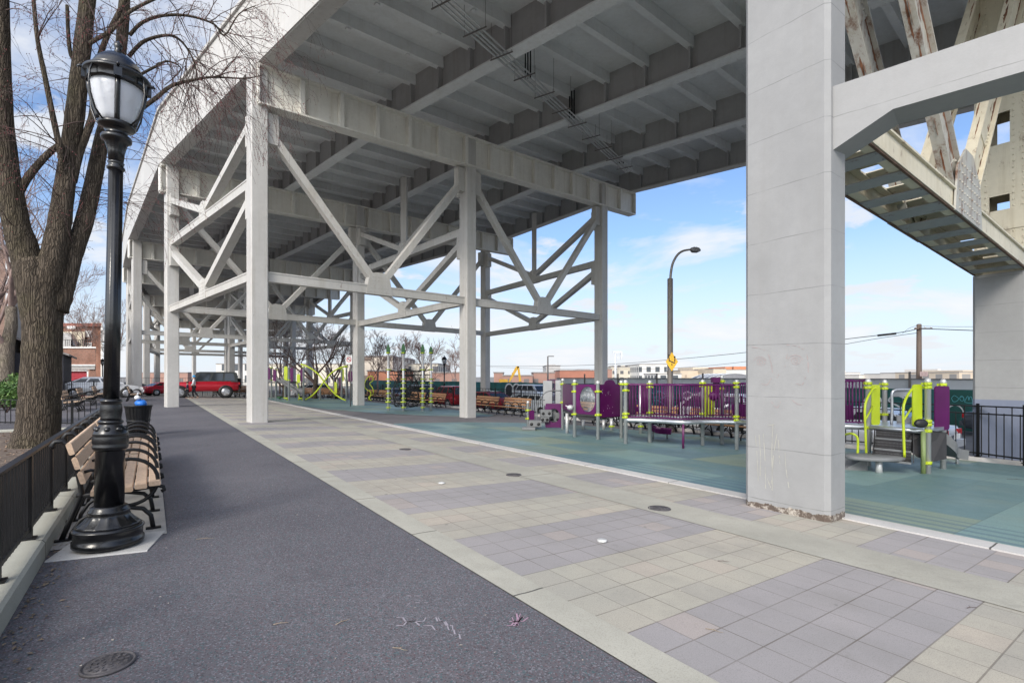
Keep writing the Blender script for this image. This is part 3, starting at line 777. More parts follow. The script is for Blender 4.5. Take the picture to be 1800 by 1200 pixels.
batten_strut(s0, s1); batten_strut(c2+TN*.35+UP*3.99, c3-TN*.35+UP*3.99)
# gusset at the strut's middle and the paired V braces
def channel_brace(p0, p1, off, mat):
    d = (p1-p0).normalized(); m = MB(); o = LN*off
    a = d.cross(LN).normalized()
    m.bar(p0+o, p1+o, .52, .03, up=LN)
    for t in (-1,1): m.bar(p0+o+a*t*.26-LN*.0, p1+o+a*t*.26, .03, .17, up=LN)
    L = (p1-p0).length
    for i in range(int(L/1.5)):
        c = p0+o+d*(0.5+i*1.5)-LN*.02
        m.bar(c-d*.19, c+d*.19, .48, .022, up=LN)
        for k in (-.15,-.05,.05,.15):
            for t in (-.2,.2): m.ball(c+d*k+a*t-LN*.016, .022, 6, 4)
            for t in (-.2,.2): m.ball(c+d*k+a*t+LN*.04, .022, 6, 4)
    br = vb(m, 'brace', mat)
    m = MB(); x = 0.0; rg = random.Random(int(off*100)+int(p1.z*10))
    def flake(base, w, ln, nrm_):       # irregular flake lying on the plate, widest at a random spot
        k = max(3, int(ln/.06)); n_ = a if nrm_ is LN else LN; lo = []; hi = []
        for i in range(k+1):
            ww = w*(rg.uniform(.25,1.0))*math.sin(math.pi*(i+.25)/(k+.5))
            c = base+d*(ln*i/k); lo.append(c-n_*ww*rg.uniform(.2,.6)-V(nrm_)*.003); hi.append(c+n_*ww-V(nrm_)*.003)
        nn = len(m.v); m.v += [tuple(q) for q in lo+hi]
        for i in range(k): m.f.append((nn+i,nn+i+1,nn+k+1+i+1,nn+k+1+i)); m.sm.append(False); m.mi.append(0)
    while x < L-.3:          # flaking rusted stretches along the flange edges
        ln = min(L-x, rg.uniform(.2,1.1))
        for t in (-1,1):
            if rg.random() < .92: flake(p0+o+d*x+a*t*(.215+rg.uniform(0,.03))-LN*.015, rg.uniform(.04,.11), ln*rg.uniform(.6,1.1), LN)
            if rg.random() < .5: flake(p0+o+d*(x+rg.uniform(0,.2))+a*t*rg.uniform(.08,.2)-LN*.015, rg.uniform(.01,.03), ln*.5, LN)
            if rg.random() < .6: flake(p0+o+d*x+a*t*.2755-LN*rg.uniform(-.05,.05), rg.uniform(.02,.05), ln*.8, -a*t)
        x += ln*.8
    m.build('rust_streaks', RUST_B, br, world=True)
RUST_B = M('brown_rust', (0.17,0.075,0.04), 0.95, 0, .5, 9, .5, 40)
mid = s0*(1-.53)+s1*.53
m = MB(); d = (s1-s0).normalized()
for sg in (-1,1):
    c = mid+LN*sg*.45
    m.prism([c-d*.75-UP*.2-LN*.015, c+d*.75-UP*.2-LN*.015, c+d*.62+UP*.55-LN*.015, c+d*.2+UP*.95-LN*.015, c-d*.2+UP*.95-LN*.015, c-d*.62+UP*.55-LN*.015], LN*.03)
    for i in range(9):
        for j in range(6):
            x = -.55+i*.137; z = -.12+j*.15
            if abs(x) < .62-.4*max(0,(z-.45)): m.ball(c+d*x+UP*z+LN*sg*.016, .02, 6, 4)
vb(m, 'gusset', RUSTY)
for off in (-.34,.34):
    channel_brace(mid-d*.15+UP*.1, n1+TN*.30+UP*10.0, off, RUSTY)
    channel_brace(mid+d*.15+UP*.1, c2-TN*.30+UP*10.2, off, RUSTY_L)
# cap of bent N
e0, e1 = n1+UP*11.1, c3+UP*11.75
dd = (e1-e0).normalized(); m = MB()
m.bar(e0-dd*.4-UP*.03, e1+UP*-.03, .7, .06); m.bar(e0-dd*.4-UP*1.27, e1-UP*1.27, .7, .06)
for sg in (-1,1): m.bar(e0-dd*.4+LN*sg*.25-UP*.65, e1+LN*sg*.25-UP*.65, .04, 1.2)
vb(m, 'cap_girder', STEEL_U)
# longitudinal strut from the near column toward the viewer's right, with a haunch
LD = V((.735,-.678,0)); q0 = n1+LD*.35+UP*4.42; q1 = n1+LD*10.5+UP*4.42
sd = LD.cross(UP).normalized(); b0 = q0-LD*.25-sd*.22; b1 = q1-sd*.22
m = MB(); m.prism([b0-UP*.56, b0+LD*.25-UP*.52, b0+LD*.88-UP*.21, b1-UP*.21, b1-UP*.18, b1+UP*.23, b0+UP*.23], sd*.44)
vb(m, 'strut', CONC_COL)
# second tier of that tower: diagonals seen overhead at the right
M1 = V((11.1,-1.1,0)); M2 = c2+V((.735,-.678,0))*10.5
k0, k1 = c2+LD*.45+UP*7.4, M2+UP*7.2
m = MB(); m.bar(k0, k1, .42, .46); vb(m, 'strut', STEEL_U)
for off in (-.3,.3):
    m = MB(); m.bar(c2*.55+M2*.45+UP*7.6+TN*off, c2+LD*.4+UP*10.6+TN*off, .42, .1, up=TN); vb(m, 'brace', RUSTY_L)
for a in (M1,M2): column((a.x,a.y), (.97,.8), AN, 10.5, CONC_COL, zb=-.6)
# conduits slung under the near span on trapeze hangers
pa, pb = V((-3.65,10.6,11.33)), V((6.1,26.2,12.05))
dd = (pb-pa).normalized(); sd = dd.cross(UP).normalized()
for i, o in enumerate((-.22,-.08,.05,.2)):
    m = MB(); m.tube([pa+sd*o, pb+sd*o], .026 if i % 2 else .034, 8); vb(m, 'conduit', PIPE)
L = (pb-pa).length
for i in range(13):
    c = pa+dd*(.6+i*L/13); m = MB()
    m.bar(c-sd*.42-UP*.06, c+sd*.42-UP*.06, .028, .03)
    for sg in (-1,1): m.tube([c+sd*sg*.38-UP*.06, c+sd*sg*.38+UP*1.15], .007, 5)
    vb(m, 'pipe_hanger', POLE_G)
for f in (.43,.62,.93):
    c = pa+dd*L*f; m = MB()
    for o in (-.1,0,.1): m.tube([c+sd*o, c+sd*o+UP*.25, c+sd*o+UP*1.1], .03, 6)
    vb(m, 'conduit', IRONM)
# ---------------------------------------------------------------- park lamps
def make_lamp(label):
    t = thing('street_lamp', label, 'street lamp')
    m = MB()
    m.lathe([(.305,.0),(.312,.01),(.312,.045),(.298,.055),(.298,.125),(.31,.135),(.31,.15),(.285,.165)], n=32)
    prof = [(.285,.165),(.27,.185),(.235,.21),(.195,.25),(.178,.275),(.185,.29),(.178,.305),(.165,.315),(.165,.33),(.135,.345)]
    m.lathe(prof, n=48, flute=(16, .10, .18, .26))
    m.build('base', IRON, t)
    m = MB(); m.lathe([(.13,.34),(.128,.83),(.135,.835)], n=64, flute=(16, .07, .38, .80)); m.build('shaft', IRON, t)
    m = MB(); m.lathe([(.135,.83),(.155,.85),(.158,.87),(.15,.885),(.158,.90),(.158,.95),(.15,.965),(.156,.975),(.15,.99),(.128,1.03),(.10,1.055),(.098,1.065),(.112,1.075),(.112,1.09),(.092,1.10)], n=48, flute=(24,.05,.90,.955))
    m.lathe([(.092,1.10),(.090,1.12),(.098,1.18),(.094,1.23),(.085,1.25),(.098,1.262),(.098,1.275),(.075,1.29)], n=40, flute=(20,.08,1.12,1.24))
    for k in range(8):    # leaf lobes round the collar
        a = 2*math.pi*k/8; m.ball((.125*math.cos(a),.125*math.sin(a),1.02), .03, 8, 6, (1,1,.8))
    m.build('collar', IRON, t)
    m = MB(); m.lathe([(.072,1.28),(.069,2.0),(.064,3.34)], n=48, flute=(12,.10,1.3,3.33)); m.build('post', IRON, t)
    m = MB(); m.lathe([(.064,3.33),(.08,3.345),(.08,3.36),(.066,3.372),(.068,3.39),(.076,3.40),(.066,3.412)], n=32)
    m.lathe([(.066,3.41),(.078,3.50),(.10,3.57),(.106,3.585),(.135,3.60),(.138,3.625),(.128,3.64),(.095,3.65),(.10,3.68),(.12,3.70),(.16,3.712),(.168,3.725),(.168,3.745),(.15,3.755)], n=40, flute=(14,.12,3.43,3.57))
    m.build('capital', IRON, t)
    m = MB(); pr = [(.135,3.745),(.155,3.80),(.185,3.88),(.212,3.96),(.228,4.03),(.235,4.09)]
    m.lathe(pr+[(r-.008,z) for r, z in reversed(pr)], n=40)
    g = m.build('globe', FROST, t)
    m = MB(); m.lathe([(.02,3.76),(.03,3.8),(.035,3.95),(.02,3.99)], n=12); m.build('bulb', WHITEL, t)
    m = MB()
    m.lathe([(.232,4.075),(.27,4.08),(.275,4.09),(.272,4.14),(.292,4.15),(.300,4.165),(.292,4.18),(.24,4.19)], n=72, flute=(60,.03,4.085,4.145))
    m.lathe([(.24,4.19),(.235,4.225),(.222,4.24),(.215,4.25),(.19,4.295),(.178,4.30),(.165,4.315),(.12,4.352),(.07,4.375),(.03,4.385),(.022,4.39)], n=40)
    m.lathe([(.022,4.385),(.038,4.40),(.022,4.412),(.034,4.435),(.040,4.455),(.028,4.48),(.005,4.50)], n=16)
    for k in range(4):
        a = 2*math.pi*(k+.15)/4; m.box((.283*math.cos(a),.283*math.sin(a),4.118), (.03,.07,.075), a)
        m.tube([(.29*math.cos(a),.29*math.sin(a),4.17),(.315*math.cos(a),.315*math.sin(a),4.18),(.33*math.cos(a),.33*math.sin(a),4.165)], [.018,.014,.01], 6)
    m.build('canopy', IRON, t)
    for k in range(4):
        a = 2*math.pi*(k+.15)/4; ca, sa = math.cos(a), math.sin(a)
        m = MB(); m.tube([((r+.008)*ca,(r+.008)*sa,z) for r, z in pr], .024, 6)
        m.build('rib', IRON, t)
        m = MB(); a2 = a+math.pi/4; ca, sa = math.cos(a2), math.sin(a2)
        m.tube([(r*ca,r*sa,z) for r, z in ((.17,3.735),(.25,3.79),(.305,3.90),(.325,4.0),(.315,4.09),(.29,4.15))], .009, 6)
        m.build('scroll_arm', IRON, t)
    for o in t.children:
        for v in o.data.vertices: v.co.x *= LAMP_K; v.co.y *= LAMP_K; v.co.z *= .957
    return t
LAMP_K = .80
LAMP_AT = V((-3.45, 4.33, 0.03))
lamp0 = make_lamp('tall black park lamp with frosted globe beside the near bench, in the left foreground')
lamp0.location = LAMP_AT; lamp0.rotation_euler = (0,R(.9),R(25)); lamp0['group'] = 'park lamps'
m = MB(); m.bar((-.34,-.0,-.03),(.33,0,-.03),.60,.09,bev=.01); o = m.build('lamp_footing', m_concrete('footing_concrete',(0.48,0.47,0.45))); o.location = LAMP_AT-V((0,-.03,.035)); o.rotation_euler = (0,0,R(22)); struct(o)
dup(lamp0, G(781,712), .3, 'black park lamp standing by the far fence right of the rope climber', 'park lamps')
dup(lamp0, G(180,692), .3, 'small far black park lamp in front of the red brick garage', 'park lamps')

# ---------------------------------------------------------------- benches
def make_bench(label, wood, L=2.44):
    t = thing('park_bench', label, 'bench')
    for i, y in enumerate((.47,.365,.26,.155,.05)):
        m = MB(); z = .44-.035*(1-abs(y-.26)/.21)*.4-(.47-y)*.09
        m.bar((-L/2,y,z),(L/2,y,z), .093, .042, bev=.008); m.build('seat_slat', wood, t)
    for y, z in ((-.055,.55),(-.092,.68),(-.13,.81)):
        m = MB(); m.bar((-L/2,y,z),(L/2,y,z), .105, .040, up=(0,1,.27), bev=.008); m.build('back_slat', wood, t)
    nf = 4
    for i in range(nf):
        x = -L/2+.10+(L-.2)*i/(nf-1); m = MB()
        w, h = .03, .05
        def path(pts, r=.020):
            m.tube([(x,a,b) for a, b in pts], r, 8)
        path([(-.20,.0),(-.13,.2),(-.06,.40),(-.085,.58),(-.15,.83),(-.19,.875),(-.24,.87),(-.26,.835),(-.245,.815)], .021)
        path([(-.10,.385),(.1,.375),(.3,.385),(.5,.40),(.54,.385),(.545,.355),(.52,.345)], .018)
        hoop = [(.27+.225*math.cos(a), .46+.215*math.sin(a)) for a in [math.pi*(-.72+1.75*k/22) for k in range(23)]]
        path(hoop, .017)
        path([(-.07,.58),(.0,.60),(.06,.585)], .014)
        leg = [(.10,.33),(.18,.245),(.28,.225),(.38,.20),(.44,.13),(.46,.0)]
        path(leg, .020)
        path([(.10,.235),(.02,.22),(-.07,.16),(-.13,.06),(-.14,.0)], .017)
        path([(-.08,.38),(.02,.36),(.1,.31)], .016)
        for y in (-.20,.46): m.bar((x,y-.06,.008),(x,y+.06,.008),.05,.016)
        m.build('iron_frame', IRONM, t)
    return t
RZ_L = PANG-R(90); RZ_R = PANG+R(90)
b0 = make_bench('wooden slat bench with black iron hoop arms right behind the near lamp', SLAT)
b0['group'] = 'benches along the asphalt path'; b0.location = W(-.44, 7.02, .012); b0.rotation_euler = (0,0,RZ_L)
dup(b0, W(-.44,9.56,.012), RZ_L, 'second wooden slat bench of the pair behind the near lamp, next to the litter basket', 'benches along the asphalt path')
for px, py, lb in ((118,722,'bench with pale seat beyond the tree bed, nearest of the three far left benches'),(145,711,'bench with pale seat beyond the tree bed, middle of the three far left benches'),(170,703,'bench with pale seat beyond the tree bed, farthest of the three far left benches'),(230,704,'black framed bench seen end-on between the lamp post and the far column')):
    dup(b0, G(px,py), RZ_L, lb, 'benches on the far left path')
b1 = make_bench('', SLAT_O, 2.2); first = True
ROW = ((20.1,'orange wood bench against the fence, directly left of the grey climbing blocks'),(22.8,'orange wood bench against the fence, just right of the second column'),
       (28.6,'orange wood bench against the fence, between the far park lamp and the second column'),(31.4,'orange wood bench against the fence, hidden part way behind the far park lamp'),
       (37.5,'orange wood bench seen through the rope climber, right of the pair there'),(40.2,'orange wood bench seen through the rope climber, left of the pair there'),
       (14.6,'orange wood bench by the fence seen under the purple panels'),(11.9,'orange wood bench by the fence seen behind the left half of the bridge rails'),
       (9.2,'orange wood bench by the fence seen behind the right half of the bridge rails'))
for u, lb in ROW:
    if first: b = b1; first = False; b.location = W(14.55,u); b.rotation_euler = (0,0,RZ_R)
    else: b = dup(b1, W(14.55,u), RZ_R)
    b['label'] = lb; b['group'] = 'benches along the street fence'
for px, py, rz, lb in ((400,697.5,PANG+R(200),'orange wood bench in front of the red jeep tail, left one'),(424,698,PANG+R(200),'orange wood bench between the red jeep and the first tall column, right one'),
                   (556,700,PANG+R(190),'orange wood bench behind the lime crossed arches, left one'),(585,701,PANG+R(190),'orange wood bench behind the lime crossed arches, right one')):
    dup(b1, G(px,py), rz, lb, 'benches at the far end of the playground')

# ---------------------------------------------------------------- fences
def fence(label, pts, h, zb, sp, post_sp, wavy=False, group=None, flat=True, mat=IRONM, rails=2, pw=.018):
    t = thing('picket_fence', label, 'fence', W(pts[0][0], pts[0][1]), 0, group)
    pk = MB(); rl = MB(); rng = random.Random(int(h*100))
    for (q0,u0),(q1,u1) in zip(pts[:-1], pts[1:]):
        L = math.hypot(q1-q0,u1-u0); n = int(L/sp)
        def at(f, z):
            q, u = q0+(q1-q0)*f, u0+(u1-u0)*f; return W(q, u, gzl(q,u)+zb+z)
        for i in range(n):
            f = (i+.5)/n; hh = h+.02 if (not wavy or i % 2) else h-.13
            pk.bar(at(f,.06 if not wavy else .03), at(f,hh-.01), pw, pw, up=(CP,SP,0))
        k = max(1,int(L/3))
        for i in range(k):
            f0, f1 = i/k, (i+1)/k
            rl.bar(at(f0,h), at(f1,h), .05 if flat else .035, .022 if flat else .03); rl.bar(at(f0,.09), at(f1,.09), .03, .03)
            if rails > 2: rl.bar(at(f0,h-.17), at(f1,h-.17), .03, .03)
        np_ = max(1,int(round(L/post_sp)))
        for i in range(np_+1):
            p = MB(); f = i/np_; p.bar(at(f,-.05), at(f,h+(.0 if flat else .06)), .05, .05, up=(CP,SP,0)); 
            p.bar(at(f,.0), at(f,.012), .1, .1, up=(CP,SP,0))
            p.build('post', mat, t, world=True)
    rl.build('rail', mat, t, world=True); pk.build('pickets', mat, t, world=True)
    return t
fence('black picket fence on the concrete kerb along the left edge of the path', [(-.80,-5),(-.80,14.0)], .68, .15, .105, 1.05)
fence('black picket fence along the far side of the tree bed, behind the big tree', [(-.85,16.9),(-3.4,19.3),(-9,20.2)], .70, .13, .17, 1.3)
fence('long black picket fence between the playground and the parked cars', [(13.2,-.1),(14.84,2.39),(15.4,3.24),(15.5,4.2),(15.5,47.2)], 1.16, .10, .155, 2.45, wavy=True, flat=False, rails=3)
fence('black iron fence across the far end of the playground', [(15.4,47.3),(6,50.5)], 1.3, .05, .16, 2.4, flat=False)
fence('black iron fence across the street at the far end behind the red cars', [(15,63),(-14,63)], 1.9, .05, .22, 2.6, flat=False)
fence('black iron fence beside the far benches at the left', [(-8.5,30),(-2.2,46)], 1.1, .05, .2, 2.4, flat=False)

# ---------------------------------------------------------------- litter basket and bags
t = thing('litter_basket', 'black wire litter basket with a bin liner beyond the second bench', 'litter basket', W(-.25,15.5))
m = MB(); n = 22
for k in range(n):
    a = 2*math.pi*k/n; ca, sa = math.cos(a), math.sin(a); m.bar((.19*ca,.19*sa,.04),(.275*ca,.275*sa,.74), .022, .006, up=(ca,sa,0))
m.build('bars', IRONM, t)
for r, z in ((.20,.06),(.235,.38),(.275,.735)):
    m = MB(); m.lathe([(r,z-.018),(r+.014,z-.018),(r+.014,z+.018),(r,z+.018)], n=28); m.build('hoop', IRONM, t)
m = MB(); m.lathe([(.17,.05),(.215,.4),(.26,.72),(.285,.755),(.29,.70)], n=28, flute=(9,.05,.1,.74)); m.build('liner', M('black_bin_liner',(0.018,0.018,0.02),0.4,0,.3,8,.6,18), t)
m = MB(); m.ball((0,0,.09), .13, 16, 10, (1.05,.85,.75)); m.ball((-.05,.02,.18), .045, 10, 8, (.8,.8,1.4))
rng = random.Random(3); m.v = [(x*(1+rng.uniform(-.1,.1)), y*(1+rng.uniform(-.1,.1)), z*(1+rng.uniform(-.06,.06))) for x,y,z in m.v]
o = m.build('plastic_bag', BLUEBAG); o.location = W(-.2,15.5,.70); tag(o, 'bright blue plastic bag heaped on top of the litter basket', 'plastic bag')
m = MB(); m.ball((0,0,.0), .065, 12, 8, (1.1,.9,.8)); m.tube([(0,0,.04),(.02,0,.11),(.05,.01,.11)],[.022,.015,.01],6)
m.v = [(x*(1+rng.uniform(-.15,.15)), y*(1+rng.uniform(-.15,.15)), z*(1+rng.uniform(-.1,.1))) for x,y,z in m.v]
o = m.build('plastic_bag', WBAG); o.location = W(-.27,15.45,.94); tag(o, 'small white plastic bag knotted above the blue bag', 'plastic bag')
# ---------------------------------------------------------------- trees
def smooth_path(pts, rad, k=4):
    """Catmull-Rom through points"""
    P_ = [V(p) for p in pts]; out = []; ro = []
    for i in range(len(P_)-1):
        a, b, c, d = P_[max(i-1,0)], P_[i], P_[i+1], P_[min(i+2,len(P_)-1)]
        for j in range(k):
            t = j/k
            out.append(.5*((2*b)+(c-a)*t+(2*a-5*b+4*c-d)*t*t+(-a+3*b-3*c+d)*t**3)); ro.append(rad[i]+(rad[i+1]-rad[i])*t)
    out.append(P_[-1]); ro.append(rad[-1]); return out, ro
def rvec(rng): 
    while True:
        v = V((rng.uniform(-1,1),rng.uniform(-1,1),rng.uniform(-1,1)))
        if .05 < v.length < 1: return v.normalized()
def grow(mb, p, d, L, r, lvl, rng, droop=0.0, wander=.35, kids=(4,4,3), sides=(6,5,4,3), buds=None, spread=.9, up=0.0, rmin=.0022):
    n = 7 if lvl > 0 else 6; pts = [V(p)]; rs = [r]; d = V(d).normalized(); seg = L/n
    for i in range(n):
        d = (d+rvec(rng)*wander*.35+V((0,0,-droop*(i/n)+up*.12))).normalized(); pts.append(pts[-1]+d*seg); rs.append(max(rmin, r*(1-.8*(i+1)/n)))
    mb.tube(pts, rs, sides[min(len(sides)-1, 3-min(3,lvl))], cap=False)
    if buds is not None and lvl <= 0:
        for i in range(2, n+1):
            if rng.random() < .5:
                q = pts[i]+rvec(rng)*.012; s = .009
                buds.add([q+V((s,0,0)),q+V((0,s,0)),q+V((-s,0,0)),q+V((0,-s,0)),q+V((0,0,s*1.6)),q-V((0,0,s))],[(0,1,4),(1,2,4),(2,3,4),(3,0,4),(1,0,5),(2,1,5),(3,2,5),(0,3,5)])
    if lvl > 0:
        for c in range(kids[min(len(kids)-1, 3-lvl)] if lvl <= 3 else 4):
            f = rng.uniform(.25,1.0); i = min(n-1, int(f*n)); q = pts[i]+(pts[i+1]-pts[i])*(f*n-i if i < n else 0)
            ax = (pts[i+1]-pts[i]).normalized(); nd = (ax+ax.cross(rvec(rng)).normalized()*spread*rng.uniform(.6,1.2)).normalized()
            grow(mb, q, nd, L*rng.uniform(.42,.68)*(1.1-.35*f), max(rmin, rs[i]*.62), lvl-1, rng, droop, wander, kids, sides, buds, spread, up, rmin)

# the big tree in the left foreground: trunk dividing into several stems
D0 = 9.9
def T_(px, py, dd=0.0): return P(px, py, D0+dd)
bt = thing('bare_tree', 'big grey barked tree dividing into several stems behind the black fence at the left', 'tree', T_(66,786)-V((0,0,.1)))
rng = random.Random(11)
def limb(pts, widths, name='limb', sides=18, k=5, mat=BARK):
    """pts: (px,py,ddepth); widths: photo-pixel widths"""
    P3 = [T_(a,b,c) for a,b,c in pts]; rad = [w/2/F*p.y*p.y/math.hypot(p.x,p.y) for w, p in zip(widths, P3)]
    pp, rr = smooth_path(P3, rad, k); m = MB(); vs0 = len(m.v)
    rr = [r*(1+rng.uniform(-.03,.03)) for r in rr]
    m.tube(pp, rr, sides)
    m.build(name, mat, bt, world=True); return pp, rr
limb([(62,800,0),(64,780,0),(67,755,0),(70,700,0),(73,640,0),(75,580,0),(72,530,0),(66,490,0),(58,460,0)],[116,98,86,78,76,76,82,86,78],'trunk',28)
L1 = limb([(60,520,0),(46,450,-.1),(28,390,-.2),(14,300,-.3),(6,200,-.4),(4,100,-.5),(2,0,-.6),(0,-120,-.7)],[62,60,54,46,38,33,31,26],'stem')
L2 = limb([(78,520,0),(90,470,0),(102,410,.1),(112,340,.2),(122,270,.3),(132,200,.3),(143,100,.4),(154,0,.5),(165,-120,.6)],[64,54,46,40,36,36,33,30,24],'stem')
L3 = limb([(96,545,.1),(112,500,.2),(128,450,.3),(148,390,.5),(164,320,.7),(178,250,.8),(196,180,1.0),(212,90,1.2),(219,0,1.3),(224,-100,1.4)],[54,44,36,34,32,28,25,22,21,17],'stem')
L4 = limb([(114,330,.2),(110,290,.1),(104,256,.0),(92,200,-.1),(80,140,-.2),(66,70,-.3),(58,-10,-.3),(50,-90,-.3)],[16,15,13,12,11,9,8,6],'limb',12)
limb([(24,372,-.2),(36,335,-.2),(52,308,-.15),(72,284,-.1),(92,264,0),(108,252,.1)],[18,18,17,15,13,11],'limb',12)
L5 = limb([(131,102,.4),(140,90,.4),(165,72,.4),(190,58,.5),(205,45,.6),(230,20,.7),(280,-5,.9),(330,-20,1.2)],[9,8.5,8.5,8,8,7,6,4],'limb',10)
L6 = limb([(128,320,.3),(140,270,.35),(154,230,.4),(163,200,.45),(165,150,.5),(172,110,.6),(190,60,.7),(210,20,.8),(228,-20,.9)],[16,15,15,14,12,11,10,9,7],'limb',10)
L7 = limb([(226,100,1.2),(250,75,1.2),(280,64,1.3),(305,64,1.5),(325,80,1.7),(342,112,1.9),(350,160,2.0)],[8,7,6,5.5,4.5,3.4,2],'limb',8)
L8 = limb([(228,62,1.2),(250,40,1.3),(285,28,1.5),(330,28,1.7),(375,42,2.0),(395,62,2.2),(420,25,2.4),(450,10,2.6)],[8,7,6,5,4,3.2,2.2,1.4],'limb',8)
L9 = limb([(250,190,1.3),(275,172,1.4),(300,152,1.5),(330,143,1.7),(372,136,2.0),(430,138,2.4),(462,132,2.7)],[10,9,7.5,6,4.2,2.6,1.4],'limb',8)
L10 = limb([(198,172,1.0),(225,196,1.1),(250,190,1.3)],[9,9,9],'limb',8)
L11 = limb([(242,134,1.2),(272,118,1.4),(295,108,1.6),(318,122,1.7),(290,150,1.6)],[6,5.5,4,2.4,1.6],'limb',8)
L12 = limb([(118,10,.4),(120,60,.4),(124,95,.4),(130,106,.4)],[7,8,8,8],'limb',8)
tw = MB(); bud = MB()
def sprout(path, n, f0, f1, L, lvl, droop, bias=None, r=.012, up=0.0, kids=(4,4,3)):
    pp, rr = path
    for i in range(n):
        f = f0+(f1-f0)*rng.random(); k = min(len(pp)-2, int(f*(len(pp)-1))); ax = (pp[k+1]-pp[k]).normalized()
        d = ax*.35+ax.cross(rvec(rng)).normalized()
        if bias is not None: d = d+V(bias)*rng.uniform(.3,1.2)
        grow(tw, pp[k], d.normalized(), L*rng.uniform(.6,1.2), min(r, rr[k]*.55), lvl, rng, droop, .5, kids, (6,5,4,3), bud, .85, up)
for pth, n in ((L7,14),(L8,16),(L9,14),(L11,7),(L5,8)): sprout(pth, n, .2, 1.0, 1.5, 2, .45, (.3,0,-.25))
for pth, n in ((L1,9),(L2,10),(L3,12),(L4,10),(L6,6)): sprout(pth, n, .2, .95, 1.5, 2, .18, (.0,.0,.1), .011)
sprout(L8, 12, .5, 1.0, 1.9, 2, .35, (1.1,0,-.3)); sprout(L9, 10, .6, 1.0, 1.7, 2, .3, (1.0,0,-.4)); sprout(L7, 8, .5, 1.0, 1.8, 2, .4, (.8,0,-.6))
sprout(L3, 16, .35, .8, 1.9, 2, .3, (1.0,.0,-.1), .010); sprout(L2, 8, .4, .9, 1.6, 2, .2, (.6,0,0), .010)
for px, py in ((262,150),(300,60),(330,45),(370,50),(355,30),(300,20),(270,40),(410,60),(395,20),(340,150),(420,110),(285,90)):
    grow(tw, T_(px,py,1.6), V((.4,.1,-.4))+rvec(rng)*.4, 1.8, .008, 2, rng, .5, .5, (4,4,3), (5,4,4,3), bud, .8)
grow(tw, T_(245,200,1.2), V((1,0,-1.0)), 2.3, .008, 2, rng, .1, .2, (4,4,3), (5,4,4,3), bud, .7)
grow(tw, T_(228,65,1.2), V((.35,0,-1.1)), 2.2, .010, 2, rng, .1, .2, (4,4,3), (5,4,4,3), bud, .7)
o = tw.build('twigs', TWIG, bt, world=True); o['kind'] = 'stuff'
o = bud.build('buds', BUD, bt, world=True); o['kind'] = 'stuff'

def bare_tree(base, H, r, seed, label, mat=BARK, tmat=None, lean=(0,0), lv=3, forks=4, droop=0.0, group=None, spread=.6, kids=(5,5,4), clear=.3, rm=.006, wander=.4):
    rng = random.Random(seed); t = thing('bare_tree', label, 'tree', base, 0, group)
    m = MB(); pts = [V((0,0,-.1))]; rs = [r*1.25]
    for i in range(1,6):
        f = i/5*clear*1.6; pts.append(V((lean[0]*f+rng.uniform(-.05,.05)*H*.1, lean[1]*f+rng.uniform(-.05,.05)*H*.1, H*f))); rs.append(r*(1-.35*i/5))
    m.tube(pts, rs, 10); m.build('trunk', mat, t)
    c = MB()
    for i in range(forks+3):
        k = rng.randint(2,5) if i > 1 else 5; a = 2*math.pi*(i/(forks+3))+rng.uniform(-.4,.4)
        d = V((math.cos(a)*spread, math.sin(a)*spread, rng.uniform(.7,1.3)))
        grow(c, pts[k], d, H*rng.uniform(.38,.6), rs[k]*.55, lv, rng, droop, wander, kids, (6,5,4,3), None, .8, .35, rm)
    o = c.build('crown', tmat or mat, t); return t
# pale barked tree at the far left and thin reddish trees beyond
bare_tree(P(8,700,22)-V((0,0,.3)), 9, .30, 4, 'pale mottled bark tree half cut off by the left edge of the photo', BARK2, TWIG_R, (.0,.6), rm=.005)
bare_tree(G(-30,716), 10, .22, 21, 'dark bare tree standing beside the pale barked tree at the left edge', BARK, TWIG_R, (1,.2), rm=.006)
for i, (px, d, H, lb) in enumerate(((92,48,13,'tall thin reddish bare tree seen between the two left stems of the big tree'),(150,58,11,'reddish bare tree behind the big tree right of its middle stem'),(30,44,12,'hazy reddish bare tree behind the left stem of the big tree'),(205,62,10,'small reddish bare tree behind the black lamp post'))):
    p = P(px, 690, d); bare_tree(V((p.x,p.y,gz(p.x,p.y))), H, .16, 30+i, lb, TWIG_R, TWIG_R, (0,0), group='thin trees beyond the left path', spread=.45, rm=.010)
for px, py, H, r, sd, lb in ((553,704,7.5,.22,41,'dark bare tree behind the lime crossed arches, left of the pair'),(590,704,7.0,.2,42,'leaning dark bare tree right behind the lime crossed arches'),(500,700,7.5,.16,43,'thin bare tree behind the purple capsule panels'),
                             (640,700,5.4,.13,44,'small bare tree between the prohibition sign and the rope climber'),(722,705,6.2,.16,45,'grey bare tree directly behind the rope climber'),(752,704,5.6,.13,46,'small bare tree left of the far park lamp')):
    q = G(px, py); q = V((q.x*1.12, q.y*1.12, 0)); q.z = gz(q.x,q.y)
    bare_tree(q, H, r, sd, lb, BARK, TWIG, (.5 if sd % 2 else -.5,0), lv=3, kids=(3,3,3), group='bare trees along the street', spread=.95, clear=.16, rm=.007, forks=3)
bare_tree(P(812,668,95), 9, .2, 47, 'hazy bare tree beyond the hoarding left of the second column', TWIG_R, TWIG_R, rm=.02, lv=2)
